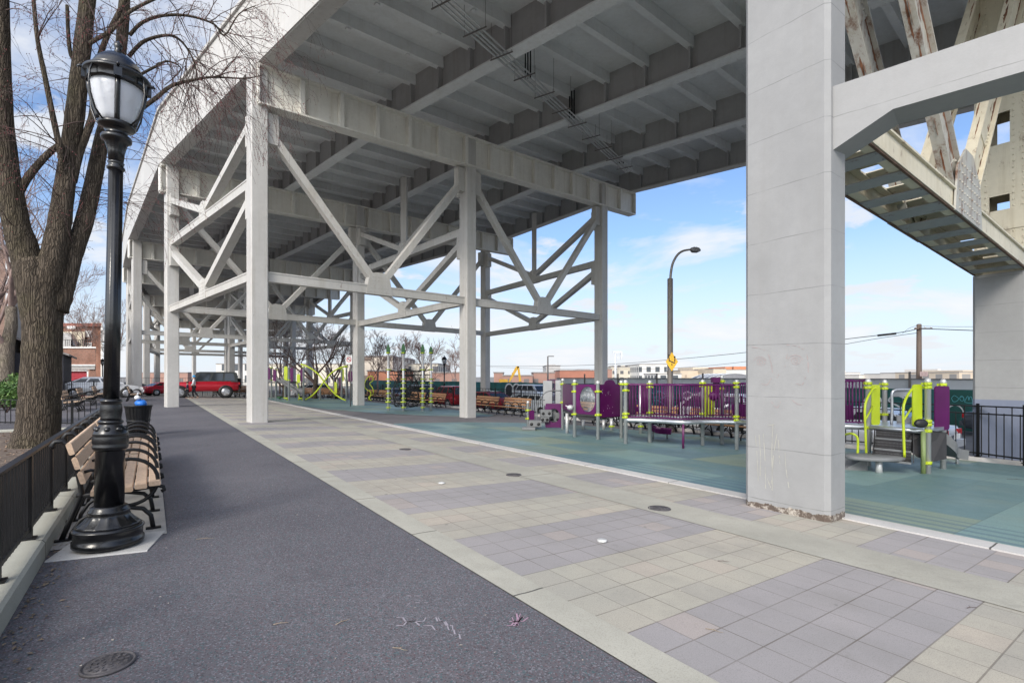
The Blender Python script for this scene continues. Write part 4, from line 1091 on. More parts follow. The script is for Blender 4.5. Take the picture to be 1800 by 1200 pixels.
for i, (px, d, H, lb) in enumerate(((492,80,11,'tall reddish bare tree far behind the purple capsule panels'),(530,95,12,'tall reddish bare tree far behind the left lime arch foot'),(575,85,11,'reddish bare tree far behind the crossing of the lime arches'),(610,78,10,'reddish bare tree far behind the prohibition sign'),
        (664,70,8,'reddish bare tree behind the left poles of the rope climber'),(700,78,8.5,'reddish bare tree behind the second pole of the rope climber'),(745,74,8,'reddish bare tree behind the right poles of the rope climber'),(800,100,9,'hazy reddish bare tree between the far park lamp and the second column'))):
    p = P(px, 690, d); bare_tree(V((p.x,p.y,-1.6)), H, .15, 60+i, lb, TWIG_R, TWIG_R, (0,0), group='thin trees beyond the street', spread=.6, rm=.016)
# evergreen shrub at the left edge
def shrub(base, rad, n, seed, label):
    rng = random.Random(seed); t = thing('shrub', label, 'shrub', base)
    st = MB()
    for k in range(7): a = rng.uniform(0,6.28); st.tube([(0,0,-.05),(.3*rad[0]*math.cos(a),.3*rad[1]*math.sin(a),rad[2]*.8),(.6*rad[0]*math.cos(a),.6*rad[1]*math.sin(a),rad[2]*1.5)],[.02,.014,.006],5)
    st.build('stems', TWIG, t)
    a_, b_ = MB(), MB(); cl = [V((rng.uniform(-.7,.7)*rad[0],rng.uniform(-.7,.7)*rad[1],rad[2]*(1+rng.uniform(-.6,.6)))) for _ in range(16)]
    for k in range(n):
        c = rng.choice(cl)+rvec(rng)*rng.uniform(.12,.4)*rad[0]*rng.random()**.3; d = rvec(rng); e = d.cross(rvec(rng)).normalized(); s = rng.uniform(.03,.065)
        (a_ if rng.random() < .65 else b_).add([c,c+d*s+e*s*.4,c+d*s*2.1,c+d*s-e*s*.4],[(0,1,2,3)])
    f = a_.build('foliage', LEAF, t); f['kind'] = 'stuff'; f = b_.build('foliage', LEAF2, t); f['kind'] = 'stuff'
    return t
p = W(-7.2,13.4,.1); shrub(P(12,722,15.5), (.95,.9,.62), 5200, 3, 'round green leafy shrub behind the fence at the left edge')

# faint chalk scribbles on the big column's broad left face
_T = V((math.sin(R(54)), math.cos(R(54)), 0)); fp0 = n1-_T*.2325; fn = -_T
def on_face(px, py):
    d = V(((px-900)/F, 1, -(py-HZ)/F)); o = V((0,0,HC)); t = (fp0-o).dot(fn)/d.dot(fn); return o+d*t+fn*.0025
def face_chalk(name, label, strokes, mat, w):
    m = MB(); rg = random.Random(len(strokes))
    for st in strokes:
        pp, _ = smooth_path([on_face(*p) for p in st],[1]*len(st),5)
        for i in range(len(pp)-1):
            if rg.random() < .8: m.ribbon(pp[i:i+2], w*rg.uniform(.4,1.2), fn)
    return tag(m.build(name, mat), label, 'chalk mark')
def el(cx, cy, rx, ry, n=12, a0=0, a1=6.28): return [(cx+rx*math.cos(a0+(a1-a0)*k/n), cy+ry*math.sin(a0+(a1-a0)*k/n)) for k in range(n+1)]
face_chalk('chalk_face_drawing','faint pink chalk face drawing with two eyes on the big column',[el(1338,636,7,6),el(1338,636,3,3),el(1336,636,11,9,10,3.3,6.1),el(1399,634,8,6),el(1399,634,3,3),el(1398,634,13,10,10,3.3,6.2),
  [(1322,610),(1335,612),(1350,618)],[(1383,606),(1400,608),(1415,616),(1420,632),(1421,654)],[(1362,656),(1366,664),(1369,657)],[(1334,672),(1348,676),(1356,664)],[(1398,673),(1410,676),(1416,662)],[(1355,705),(1366,716),(1372,706)],[(1392,702),(1402,710),(1412,711)],[(1350,620),(1356,640),(1358,655)],[(1384,622),(1380,645)]], CHALKC, .007)
face_chalk('chalk_streaks','pale vertical chalk streaks low on the broad face of the big column',[[(1328,765),(1331,800),(1333,845)],[(1334,758),(1337,800),(1336,842)],[(1342,762),(1345,810),(1346,858)],[(1349,840),(1353,852),(1358,862)],[(1359,745),(1357,790),(1358,862)],[(1366,762),(1360,800),(1356,850)],[(1368,768),(1370,800),(1371,815)],[(1380,790),(1382,825),(1387,857)],[(1350,748),(1362,745)]], CHALKY, .009)
# ---------------------------------------------------------------- playground equipment
ZU = V((0,0,1))
def zat(p, py): return HC-(py-HZ)/F*p.y        # height of a photo row at a point's distance
def xy(p): return V((p.x,p.y,0))
class Play:
    def __init__(s, name, label, cat, base): s.t = thing(name, label, cat, base)
    def b(s, m, name, mat, parent=None): return m.build(name, mat, parent or s.t, world=True)
    def post(s, p, ztop, r=.058, clamps=(), mat=None, cap='dome', name='post'):
        m = MB(); z0 = p.z-.03; r *= p.y/math.hypot(p.x,p.y)
        if cap == 'dome': prof = [(r,z0),(r,ztop-.09),(r*1.08,ztop-.088),(r*1.05,ztop-.05),(r*.8,ztop-.015),(r*.35,ztop),(.001,ztop)]
        else: prof = [(r,z0),(r,ztop),(.001,ztop)]
        m.lathe(prof, xy(p), 16); po = s.b(m, name, mat or POSTG)
        for z in clamps:
            m = MB(); m.lathe([(r,z-.028),(r*1.28,z-.028),(r*1.28,z+.028),(r,z+.028)], xy(p), 14)
            for a in (.4, 2.0, 3.8): m.box((p.x+r*1.5*math.cos(a),p.y+r*1.5*math.sin(a),z),(.06,.035,.045),a)
            s.b(m, 'clamp', LIME, po)
        return po
    def panel(s, a, b, z0, z1, mat, th=.025, name='panel', inset=.07, shape='flat', rad=.06, parent=None):
        a, b = xy(a), xy(b); d = (b-a).normalized(); L = (b-a).length-2*inset; o = a+d*inset; n = V((-d.y,d.x,0))
        H = z1-z0; pts = []
        if shape == 'bump':
            pts = [(0,0),(L,0),(L,H),(L*.78,H)]+[(L*(.5+.26*math.cos(k*math.pi/10)), H+.13*math.sin(k*math.pi/10)) for k in range(1,10)]+[(L*.22,H),(0,H)]
        elif shape == 'capsule':
            r = L/2; pts = [(r+r*math.cos(k*math.pi/8+math.pi), r+r*math.sin(k*math.pi/8+math.pi)) for k in range(9)]+[(r+r*math.cos(k*math.pi/8), H-r+r*math.sin(k*math.pi/8)) for k in range(9)]
        else:
            for cx, cz, a0 in ((rad,rad,180),(L-rad,rad,270),(L-rad,H-rad,0),(rad,H-rad,90)):
                pts += [(cx+rad*math.cos(R(a0+k*22.5)), cz+rad*math.sin(R(a0+k*22.5))) for k in range(5)]
        m = MB(); m.prism([o+d*x+ZU*(z0+z)-n*th/2 for x, z in pts], n*th)
        return s.b(m, name, mat, parent)
    def hole_panel(s, a, b, z0, z1, mat, cx=.5, cz=.5, rx=.3, rz=.35, th=.03, inset=.06, name='panel'):
        a, b = xy(a), xy(b); d = (b-a).normalized(); L = (b-a).length-2*inset; o = a+d*inset; n = V((-d.y,d.x,0)); H = z1-z0
        N = 32; out = []; inn = []
        for k in range(N):
            an = 2*math.pi*k/N; c, sn = math.cos(an), math.sin(an)
            inn.append((L*cx+rx*c, H*cz+rz*sn))
            t = min((L-L*cx)/c if c > 1e-6 else (L*cx/-c if c < -1e-6 else 9), (H-H*cz)/sn if sn > 1e-6 else (H*cz/-sn if sn < -1e-6 else 9))
            out.append((L*cx+t*c, H*cz+t*sn))
        f = lambda p, w: o+d*p[0]+ZU*(z0+p[1])+n*w
        vs = [f(p,-th/2) for p in out]+[f(p,-th/2) for p in inn]+[f(p,th/2) for p in out]+[f(p,th/2) for p in inn]
        fs = []
        for k in range(N):
            j = (k+1)%N; fs += [(k,j,N+j,N+k),(2*N+j,2*N+k,3*N+k,3*N+j),(N+k,N+j,3*N+j,3*N+k),(j,k,2*N+k,2*N+j)]
        m = MB(); m.add(vs, fs); pn = s.b(m, name, mat)
        return pn, (o+d*L*cx+ZU*(z0+H*cz), d, n)
    def bars(s, path, z0, z1, n, mat, r=.011, name='railing', slope=0.0):
        """baluster panel along a plan polyline"""
        path = [xy(p) for p in path]; seg = [(path[i+1]-path[i]).length for i in range(len(path)-1)]; T = sum(seg)
        def at(f):
            x = f*T
            for i, L in enumerate(seg):
                if x <= L or i == len(seg)-1: return path[i]+(path[i+1]-path[i])*(x/L)
                x -= L
        dz = lambda f: slope*f
        m = MB(); rl = [at(k/24)+ZU*(z1+dz(k/24)) for k in range(25)]; r0 = [at(k/24)+ZU*(z0+dz(k/24)) for k in range(25)]
        m.tube(rl, .020, 8); m.tube(r0, .016, 8)
        for i in range(n):
            f = (i+.5)/n; m.tube([at(f)+ZU*(z0+dz(f)), at(f)+ZU*(z1+dz(f))], r, 6)
        return s.b(m, name, mat)

# ---- the large purple and lime structure
g = lambda px, py: G(px, py)
MS = Play('play_structure', 'large purple and lime play structure with silver posts, bridge rails, steps and slides', 'play structure', G(1150,776))
pa, pb, pc, pd, pe, pf = g(989,755), g(996.7,761), g(1010,768), g(1051,772.5), g(1092,770), g(1099.6,780)
ph, pi_, pj, pk = g(1142,777.5), g(1235,782.7), g(1269,780.7), g(1295,790.5)
for p, top, cl in ((pa,664.7,(675,707)),(pc,666.5,(675,688,727.5)),(pd,668.7,(688,729)),(pe,668,(675,)),(pf,667,(675,686,727,733)),(ph,668,(675,680,725)),(pi_,666.7,(673,678,727)),(pj,659,(670,683)),(pk,666.7,(673,680,732,738))):
    MS.post(p, zat(p,top), .052, [zat(p,c) for c in cl])
MS.post(pb, zat(pb,726), .05, (), cap='flat'); 
for px, py, tp in ((1025,754.5,738),(1061,754.5,738)): q = g(px,py); MS.post(q, zat(q,tp), .055, (), cap='flat')
for px, py, tp in ((1074.7,757,735),(1126,762,676)): q = g(px,py); MS.post(q, zat(q,tp), .055, [zat(q,749)], cap='flat')
q = g(1201,788.5); MS.post(q, zat(q,741), .03, (), PURPOST, 'flat')
# decks
zd = zat(pf,737)+.02
away = V((.30,.95,0)); 
fr = [xy(pf)+V((0,0,0)), xy(pf)*.72+xy(pk)*.28-away*.10, xy(q), xy(pk)*.72+xy(pf)*.28-away*.08, xy(pk)]
bk = [p+away*1.25 for p in fr[::-1]]
m = MB(); m.prism([p+ZU*(zd-.07) for p in fr+bk], ZU*.06); MS.b(m, 'bridge_deck', BLACKP)
m = MB(); pp, rr = smooth_path([p+ZU*(zd-.03) for p in fr], [.055]*5, 6); m.tube(pp, rr, 10); MS.b(m, 'deck_lip', SILV)
m = MB(); pp, rr = smooth_path([p+ZU*(zd-.03) for p in bk], [.05]*5, 6); m.tube(pp, rr, 8); MS.b(m, 'deck_lip', SILV)
MS.bars(pp_ := [p for p in smooth_path(fr,[1]*5,5)[0]], zd+.05, zat(pf,676), 38, PURPLE)
MS.bars(smooth_path(bk,[1]*5,5)[0], zd+.05, zat(pf,676), 40, PURPLE)
dk2 = [xy(pc), xy(pd), xy(pe), xy(pf), xy(pf)+away*1.6, xy(pc)+V((.9,1.9,0)), xy(pa)]
m = MB(); m.prism([p+ZU*(zd-.07) for p in dk2], ZU*.06); MS.b(m, 'deck', BLACKP)
# purple panels
MS.panel(pa, pc, zat(pc,727), zat(pc,676), PURPLE, shape='flat', rad=.03)
pn, (c, d, n) = MS.hole_panel(pc, pd, zat(pd,729), zat(pd,675.5), PURPLE, .58, .50, .27, .36)
m = MB()
for k in range(-9,10):
    x = k*.03
    h = .36*math.sqrt(max(0,1-(x/.27)**2)); m.tube([c+d*x+ZU*h, c+d*x-ZU*h], .004, 4)
for k in range(-12,13):
    z = k*.03
    h = .27*math.sqrt(max(0,1-(z/.36)**2)); m.tube([c+ZU*z+d*h, c+ZU*z-d*h], .004, 4)
MS.b(m, 'mesh', SILV, pn)
p3 = MS.panel(pd, pe, zat(pd,734), zat(pd,675.5), PURPLE, shape='bump')
m = MB(); rng = random.Random(12); n_ = (xy(pe)-xy(pd)).normalized(); nn = V((n_.y,-n_.x,0))
cc = xy(pd)+n_*.36-V((0,0,0))
for k in range(14):
    a = cc+n_*rng.uniform(-.22,.28)+ZU*rng.choice((zat(pd,722)+rng.uniform(-.12,.12), zat(pd,690)+rng.uniform(-.1,.1)))+nn*.016
    m.ribbon([a, a+ZU*rng.uniform(.02,.06)+n_*rng.uniform(-.02,.02)], .012, nn)
MS.b(m, 'scratch', M('purple_scratch',(0.42,0.33,0.42),0.8), p3)
MS.panel(pf, g(1119,772), zd+.03, zat(pf,677), PURPLE, inset=.06)
MS.panel(g(1129,766), g(1142,770), zd+.03, zat(pf,678), PURPLE, inset=.03)
# crawl tunnel net under the window panel
m = MB(); a, b = xy(pc), xy(pd); dd = (b-a); z0 = zat(pd,729)
m.prism([a+dd*.02+ZU*z0, a+dd*.98+ZU*z0, a+dd*.80+ZU*(z0-.17), a+dd*.2+ZU*(z0-.17)], away*.9); MS.b(m, 'tunnel_floor', BLACKP)
m = MB(); a, b = xy(pa), xy(pc)
# purple tunnel ring low at the left, with the climbing blocks before it
pL, pR = g(958,752), g(989,753)
rp, (c, d, n) = MS.hole_panel(pL, pR, pL.z+.02, zat(pL,709), PURPLE, .5, .5, .20, .24, name='tunnel_panel', inset=.0)
for x0, x1, y0, y1, base in ((918,940,750,755.5,755.5),(929,951,738.5,750,754),(950,969,719.5,732,752),(950,964,732,741,752),(963,982.5,710.5,732,751),(966,983,731,741,751)):
    gp = g((x0+x1)/2, base); s_ = scl(gp); w_, h_ = (x1-x0)/s_, (y1-y0)/s_; zc = zat(gp,(y0+y1)/2)
    m = MB(); m.bar(xy(gp)+ZU*zc-V((w_/2,0,0)), xy(gp)+ZU*zc+V((w_/2,0,0)), .42, h_, bev=.025)
    bl = MS.b(m, 'climbing_block', GREYP)
    if y1-y0 > 6:
        for k in (-.28,.28):
            cx = xy(gp)+ZU*zc+V((w_*k,-.212,0)); m = MB(); m.lathe([(.052,-.006),(.052,.006),(.03,.008)], (0,0,0), 14)
            m.v = [(cx.x+v[0], cx.y+v[2], cx.z+v[1]) for v in m.v]; MS.b(m, 'hand_hole', BLK, bl)
q = g(928,751); MS.post(q, zat(q,704), .045, [zat(q,721),zat(q,735.5)])
MS.panel(g(929,752), g(940,752), zat(q,736.5), zat(q,720.5), PURPLE, inset=.02, rad=.03)
for a, b, y1 in ((955,970,669),(976.5,985,668)): 
    gp = g((a+b)/2,750); MS.panel(g(a,750), g(b,750), zat(gp,712), zat(gp,y1), POSTG, th=.05, inset=0, rad=.03)
MS.bars([g(962,748), g(982,748)], zat(g(970,750),709), zat(g(970,750),668.5), 7, PURPOST)
gp = g(945,752); m = MB(); pp, rr = smooth_path([P(944,756,gp.y),P(944,714,gp.y),P(950,700,gp.y),P(960,689,gp.y),P(972,686.5,gp.y),P(986,686.5,gp.y)],[.02]*6,5); m.tube(pp, rr, 8); MS.b(m, 'handrail', GREYP)
m = MB(); m.tube([P(951,703,gp.y),P(958,703,gp.y)],.02,8); MS.b(m, 'handrail', GREYP)
m = MB(); c = xy(pc)+ZU*zat(pc,715.5)+V((-.14,-.12,0)); m.ball(c, .075, 12, 8, (1.3,1,1)); m.tube([c,xy(pc)+ZU*zat(pc,714)],.025,8); m.tube([c,c+V((-.14,0,.06))],.012,6); MS.b(m, 'talk_tube', POSTG)
# purple slide and silver slide behind the bridge
def slide(pts, w, side, mat, rim, lipmat=None):
    m = MB(); c = [V(p) for p in pts]; rings = []
    s_ = V(side).normalized()
    for p in c: rings.append([p-s_*w/2+ZU*rim, p-s_*(w/2-.02)+ZU*rim, p-s_*(w/2-.05)+ZU*.02, p-s_*w*.2-ZU*.0, p+s_*w*.2, p+s_*(w/2-.05)+ZU*.02, p+s_*(w/2-.02)+ZU*rim, p+s_*w/2+ZU*rim, p+s_*(w/2-.03)-ZU*.05, p-s_*(w/2-.03)-ZU*.05])
    m.loft(rings, smooth=False); return m
a = g(1163,771); b = g(1118,757)
pS, _ = smooth_path([V((b.x,b.y,zd-.05)), V((b.x+.35,b.y-.12,zd-.2)), V((a.x-.25,a.y+.05,a.z+.28)), V((a.x+.25,a.y-.1,a.z+.2))],[1]*4,5)
MS.b(slide(pS, .42, V((.35,.94,0)), PURPLE, .10), 'slide', PURPLE)
for dx in (-.25,.16): m = MB(); m.tube([(a.x+dx,a.y,a.z-.02),(a.x+dx,a.y,a.z+.22)],.018,6); MS.b(m, 'slide_leg', POLE_G)
c1, c0 = g(1268,762), g(1242,763)
pS, _ = smooth_path([V((c1.x+.3,c1.y,zd)), V((c1.x,c1.y,zd-.15)), V((c0.x+.25,c0.y,c0.z+.22)), V((c0.x-.15,c0.y,c0.z+.15))],[1]*4,5)
MS.b(slide(pS, .45, V((.1,1,0)), SILV, .14), 'slide', SILV)
# lime ladder panel and purple periscope on the bridge
gp = xy(pi_)+away*.45; m = MB()
MS.panel(gp+V((.05,0,0)), gp+V((.36,.05,0)), zd, zat(pi_,676), LIME, inset=0, rad=.03)
m = MB(); c = P(1259,676,gp.y); m.box(c-V((0,0,.12)),(.13,.13,.42)); m.box(c+V((-.04,-.05,.13)),(.2,.16,.14)); m.ball(c-V((.05,0,.30)),.16,10,8,(1,.6,.8)); MS.b(m, 'periscope', PURPLE)
# right-hand deck with steps
pl, pn_, po_ = g(1526,819), g(1631,832.5), g(1658,824.5); pm = g(1555,808)
for p, top, cl, r in ((pl,665,(673.5,681,751),.062),(pm,666.7,(675,682.5,728),.062),(pn_,664,(674.5,680.5,740,746,757,813),.064),(po_,665.7,(676,),.064)):
    MS.post(p, zat(p,top), r, [zat(p,c) for c in cl])
m = MB(); m.tube([xy(pn_)+V((-.10,-.02,pn_.z)), xy(pn_)+V((-.10,-.02,zat(pn_,757)))], .04, 10); MS.b(m, 'clamp_strut', M('olive_post',(0.20,0.26,0.10),0.5))
zD = zat(pl,748)
dk = [xy(pl), xy(pn_), xy(po_)+V((.05,0,0)), xy(po_)+V((.05,1.1,0)), xy(pm)+V((0,.2,0))]
m = MB(); m.prism([p+ZU*(zD-.06) for p in dk], ZU*.06); MS.b(m, 'deck', SILV)
m = MB(); m.tube([xy(pl)+ZU*(zD-.03)-away*.02, xy(pn_)+ZU*(zD-.03)-away*.02],.045,10); MS.b(m, 'deck_lip', SILV)
# bridge between the two decks, passing behind the big column
br0, br1 = xy(pk), xy(pl); bw = V((.25,.8,0))
m = MB(); m.prism([br0+ZU*(zd-.06), br1+ZU*(zD-.06), br1+bw+ZU*(zD-.06), br0+bw+ZU*(zd-.06)], ZU*.05); MS.b(m, 'ramp_deck', SILV)
m = MB(); m.tube([br0+ZU*(zd-.03), br1+ZU*(zD-.03)],.06,10); MS.b(m, 'deck_lip', SILV)
zr = zat(pk,676)
MS.bars([br0, br1], zd+.06, zr+.02, 46, PURPLE, slope=zD-zd); MS.bars([br0+bw, br1+bw], zd+.06, zr+.02, 46, PURPLE, slope=zD-zd)
m = MB(); m.bar(br0+bw*1.02+ZU*(zd+.22), br1+bw*1.02+ZU*(zD+.22), .02, .3); MS.b(m, 'panel', PURPLE)
# steps
s0, s1 = g(1527,823), g(1592,826); fwd = V((-.62,-.78,0)).normalized()
e0 = xy(pl)+(xy(pn_)-xy(pl))*.14; e1 = xy(pl)+(xy(pn_)-xy(pl))*.74
rise = (zD-(pl.z+.28))/3
for k in range(3):
    z1 = zD-rise*k-.05; a = e0+fwd*.23*k; b = e1+fwd*.23*k
    m = MB()
    m.prism([a+ZU*z1, b+ZU*z1, b+fwd*.02+ZU*z1, a+fwd*.02+ZU*z1], ZU*(-rise+.0))
    m.prism([a+fwd*.02+ZU*(z1-rise+.03), b+fwd*.02+ZU*(z1-rise+.03), b+fwd*.25+ZU*(z1-rise+.03), a+fwd*.25+ZU*(z1-rise+.03)], -ZU*.03)
    st = MS.b(m, 'step', BLACKP)
    m = MB(); m.bar(a+fwd*.25+ZU*(z1-rise+.02), b+fwd*.25+ZU*(z1-rise+.02), .03, .035); MS.b(m, 'nosing', GREYP, st)
    m = MB()
    for r_ in range(3):
        for j in range(26):
            c = a+(b-a)*((j+.5)/26)+fwd*.0218+ZU*(z1-.05-r_*.05); m.box(c,(.012,.003,.012))
    MS.b(m, 'perforation', GREYP, st)
for e in (e0-V((.03,0,0)), e1+V((.03,0,0))):
    m = MB(); m.prism([e+ZU*(zD-.02), e+ZU*(zD-.34), e+fwd*.52+ZU*(zD-rise*3-.04), e+fwd*.74+ZU*(zD-rise*3-.02), e+fwd*.74+ZU*(zD-rise*3+.03)], V((.02,0,0))); MS.b(m, 'stringer', BLACKP)
# disc step on its stump, ramp wedge and hand loop
ds = g(1545,831); zt = zat(ds,805)
m = MB(); m.lathe([(.50,-.035),(.52,-.02),(.52,.02),(.50,.035),(.001,.035)],(0,0,0),32); m.v = [(ds.x+v[0]*1.0, ds.y+v[1]*.62+.1, zt+v[2]) for v in m.v]; MS.b(m, 'transfer_step', GREYP)
m = MB(); m.lathe([(.06,0),(.052,.1),(.055,max(.15,zt-ds.z-.03))], ds, 14); MS.b(m, 'stump', POSTG)
rp0 = g(1492,824); m = MB(); zt2 = zat(rp0,806)
m.prism([rp0+V((-.28,-.2,-.01)), rp0+V((.22,-.2,-.01)), rp0+V((.22,-.2,zt2-rp0.z-.02)), rp0+V((.1,-.2,zt2-rp0.z))], V((.1,.55,0))); MS.b(m, 'ramp', GREYP)
hl = g(1498,822); m = MB(); pp, rr = smooth_path([P(1474,772,hl.y+.5),P(1485,764,hl.y+.3),P(1498,762,hl.y),P(1507,769,hl.y-.05),P(1508,785,hl.y-.05),P(1507,806,hl.y-.05)],[.022]*6,5); m.tube(pp, rr, 10); MS.b(m, 'handrail', LIME)
# lime side panels and stair rails
for x0, x1, yb, yt, pt in ((1531,1546,747,676,pl),(1604,1620,750,675.5,pn_)):
    d0 = pt.y+.02; MS.panel(P(x0,700,d0), P(x1,700,d0+.05), zat(pt,yb), zat(pt,yt), LIME, inset=0, rad=.05)
for pts, d0 in (([(1523,802),(1521.5,760),(1521,711),(1534,684),(1540,682)], pl.y-.25), ([(1590,803),(1588.5,760),(1588.5,712),(1602,685),(1609,683)], pn_.y-.15)):
    m = MB(); Q = [P(x,y,d0+(.18 if i > 2 else 0)) for i,(x,y) in enumerate(pts)]
    pp, rr = smooth_path(Q,[.022]*len(Q),4); m.tube(pp, rr, 10); m.tube([Q[1]+ (Q[2]-Q[1])*.45, Q[3]-ZU*.34],.018,8); MS.b(m, 'handrail', LIME)
MS.panel(P(1643,700,po_.y-.12), P(1668,700,po_.y-.02), zat(po_,755), zat(po_,678), PURPLE, inset=0, rad=.06)
m = MB(); c = P(1619.5,744,pn_.y-.14); m.lathe([(.112,-.03),(.118,0),(.10,.03),(.02,.035)],(0,0,0),24); m.v = [(c.x+v[0], c.y-v[2], c.z+v[1]*.72) for v in m.v]; MS.b(m, 'drum', BLK)
# grey slide at the right end with its hood
q1 = g(1690,817); q0 = po_+V((.1,.5,0))
pS, _ = smooth_path([V((q0.x-.35,q0.y+.2,zD)), V((q0.x+.02,q0.y+.2,zD-.1)), V((q0.x+.5*(q1.x-q0.x)+.05,q0.y+.15,(zD+q1.z)/2-.05)), V((q1.x-.16,q1.y+.1,q1.z+.22)), V((q1.x+.06,q1.y+.1,q1.z+.17))],[1]*5,5)
MS.b(slide(pS, .5, V((.1,1,0)), GREYP, .16), 'slide', GREYP)
m = MB(); sp = [P(1600,757,9.6),P(1640,757,9.5),P(1664,760,9.55),P(1664,806,9.55),P(1640,811,9.5),P(1612,803,9.5),P(1597,790,9.5),P(1595,778,9.5)]
m.prism(sp, V((.02,.03,0))); MS.b(m, 'stair_skirt', BLACKP)
m = MB(); m.tube([q1+V((0,.1,-.02)), q1+V((0,.1,.18))],.03,8); MS.b(m, 'slide_leg', POSTG)
d0 = 10.6; m = MB(); pp, rr = smooth_path([P(1567,745,d0),P(1568,715,d0),P(1568,692,d0),P(1573,685.5,d0),P(1584,684.5,d0),P(1600,684.5,d0),P(1613,686,d0),P(1614,745,d0)],[.026]*8,4); m.tube(pp, rr, 8); MS.b(m, 'slide_hood', SILV)
MS.panel(P(1570,690,d0+.05), P(1612,690,d0+.05), zat(V((0,d0,0)),697), zat(V((0,d0,0)),686), SILV, inset=0, rad=.03)

# ---- rope climber with four leaf-topped poles
RC = Play('rope_climber', 'rope climber hung between four tall poles with green leaf tips', 'rope climber', G(720,721))
PO = [(682.5,721.8,605.5),(709,722.2,603.5),(743,722,605),(757.5,721.5,608.5)]
pts = []
for px, py, tp in PO:
    p = g(px,py); pts.append(p); zt = zat(p,621)
    po = RC.post(p, zt, .062, [zat(p,y) for y in (620,649.5,666,673,682.5,691,700,706,716)][:(9 if px < 750 else 7)], cap='flat')
    m = MB(); h = zat(p,tp)-zt
    m.loft([[V((p.x+sx*w,p.y+sy*.03,zt+f*h)) for sx, sy in ((-1,-1),(1,-1),(1,1),(-1,1))] for f, w in ((0,.08),(.3,.10),(.6,.09),(.85,.05),(1.0,.012))], smooth=False); m.lathe([(.075,-.02),(.075,.03)],(p.x,p.y,zt),12)
    RC.b(m, 'leaf_tip', GREENP, po)
    for zz in (706,682.5):
        z = zat(p,zz); m = MB(); m.lathe([(.06,z-.04),(.15,z-.03),(.15,z+.02),(.06,z+.03)], xy(p), 10); RC.b(m, 'foothold', LIME, po)
ctr = (pts[1]+pts[2])*.5+V((-.55,.9,0)); ctr.z = gz(ctr.x,ctr.y); zt = zat(pts[1],645)
rng = random.Random(9); m = MB()
hub = [V((ctr.x,ctr.y,zat(pts[1],y))) for y in (648,660,672,684,696,708,716)]
for i, h in enumerate(hub):
    n = 9; rr_ = (.18,.42,.62,.7,.7,.66,.6)[i]
    ring = [h+V((rr_*math.cos(2*math.pi*k/n+i*.3), rr_*math.sin(2*math.pi*k/n+i*.3), rng.uniform(-.05,.05))) for k in range(n)]
    for k in range(n): m.tube([ring[k], ring[(k+1)%n]], .016, 5)
    if i:
        for k in range(n): m.tube([ring[k], prev[k]], .016, 5); m.tube([ring[k], prev[(k+1)%n]], .014, 5)
    for k in range(0,n,2): m.tube([ring[k], h], .014, 5)
    prev = ring
m.tube([hub[0], hub[-1]], .025, 6)
RC.b(m, 'rope_net', ROPE)
for p in pts:
    m = MB(); a = xy(p)+ZU*zat(p,649.5); pp, rr = smooth_path([a, a*.5+hub[0]*.5-ZU*.12, hub[0]],[.035,.03,.05],6); m.tube(pp, rr, 6); RC.b(m, 'rope', ROPE)
    m = MB(); m.tube([xy(p)+ZU*zat(p,708), hub[-1]-ZU*.1],.014,5); RC.b(m, 'rope', ROPE)
m = MB()
for a, b in ((0,1),(1,2),(2,3)): m.tube([xy(pts[a])+ZU*zat(pts[a],658.5), xy(pts[b])+ZU*zat(pts[b],658.5)],.03,6)
RC.b(m, 'crossbar', BLK)
# lime squiggle ladder beside the middle column
SQ = Play('curly_climber', 'lime green curly climbing pole beside the middle column', 'climber', G(652,704))
p = g(652,704); m = MB(); d0 = p.y
pp, rr = smooth_path([P(648,703,d0),P(652,690,d0),P(643,683,d0),P(641,674,d0),P(646,664,d0),P(654,661,d0),P(656,668,d0),P(650,674,d0),P(655,682,d0),P(656,692,d0),P(648,698,d0),P(653,704,d0)],[.035]*12,5); m.tube(pp, rr, 8); SQ.b(m, 'curl', LIME)
m = MB(); m.tube([P(648,706,d0+.1),P(648,663,d0+.1)],.04,8); SQ.b(m, 'post', BLK)

# ---- second, farther structure with capsule panels and crossed arches
FS = Play('arch_play_structure', 'far play structure with purple and lime capsule panels and two crossed lime arches', 'play structure', G(545,704))
def fp(px, by, tp, cl=(), r=.07): p = g(px,by); FS.post(p, zat(p,tp), r, [zat(p,c) for c in cl]); return p
for a in ((477,700,644,(646,668)),(485,701.5,645,(650,)),(501,703,644,()),(507.8,704.5,643,(668,)),(525,702,657,()),(533.5,704.5,643,(645,)),(562.5,702.5,681,()),(587,701,662,()),(594,700,663,()),(600.5,702.5,645,(649,)),(609,705.5,646,(645,)),(617.5,704,672,())): fp(*a)
for x0, x1, y0, y1, mt, by in ((469.5,475,646,667,PURPLE,700),(480,485.5,649,670,PURPLE,701.5),(499.5,505.5,643.5,670,LIME,703),(510,515.5,646,671,PURPLE,701),(522,527.5,657,673,LIME,702),(528,533.5,647,671,PURPLE,704),(586,592.5,671,696.5,LIME,701),(596,599.5,662,686,PURPLE,701),(599.5,604.5,648,670,LIME,702),(612,619.5,651,671,PURPLE,704)):
    p = g((x0+x1)/2,by); d0 = p.y-.12; FS.panel(P(x0,650,d0), P(x1,650,d0), zat(V((0,d0,0)),y1), zat(V((0,d0,0)),y0), mt, inset=0, shape='capsule', th=.05)
d0 = g(570,705).y
for Q in ([(529,640),(538,643),(549,649),(560,658),(570,671),(580,683),(590,693),(600,700),(608,703.5)],[(611,643.5),(602,645),(592,649),(582,656),(573,666),(564,678),(555,689),(546,697),(537,702)]):
    pp, rr = smooth_path([P(a,b,d0) for a,b in Q],[.055]*9,4); m = MB(); m.tube(pp, rr, 8); FS.b(m, 'arch', LIME); d0 += .14
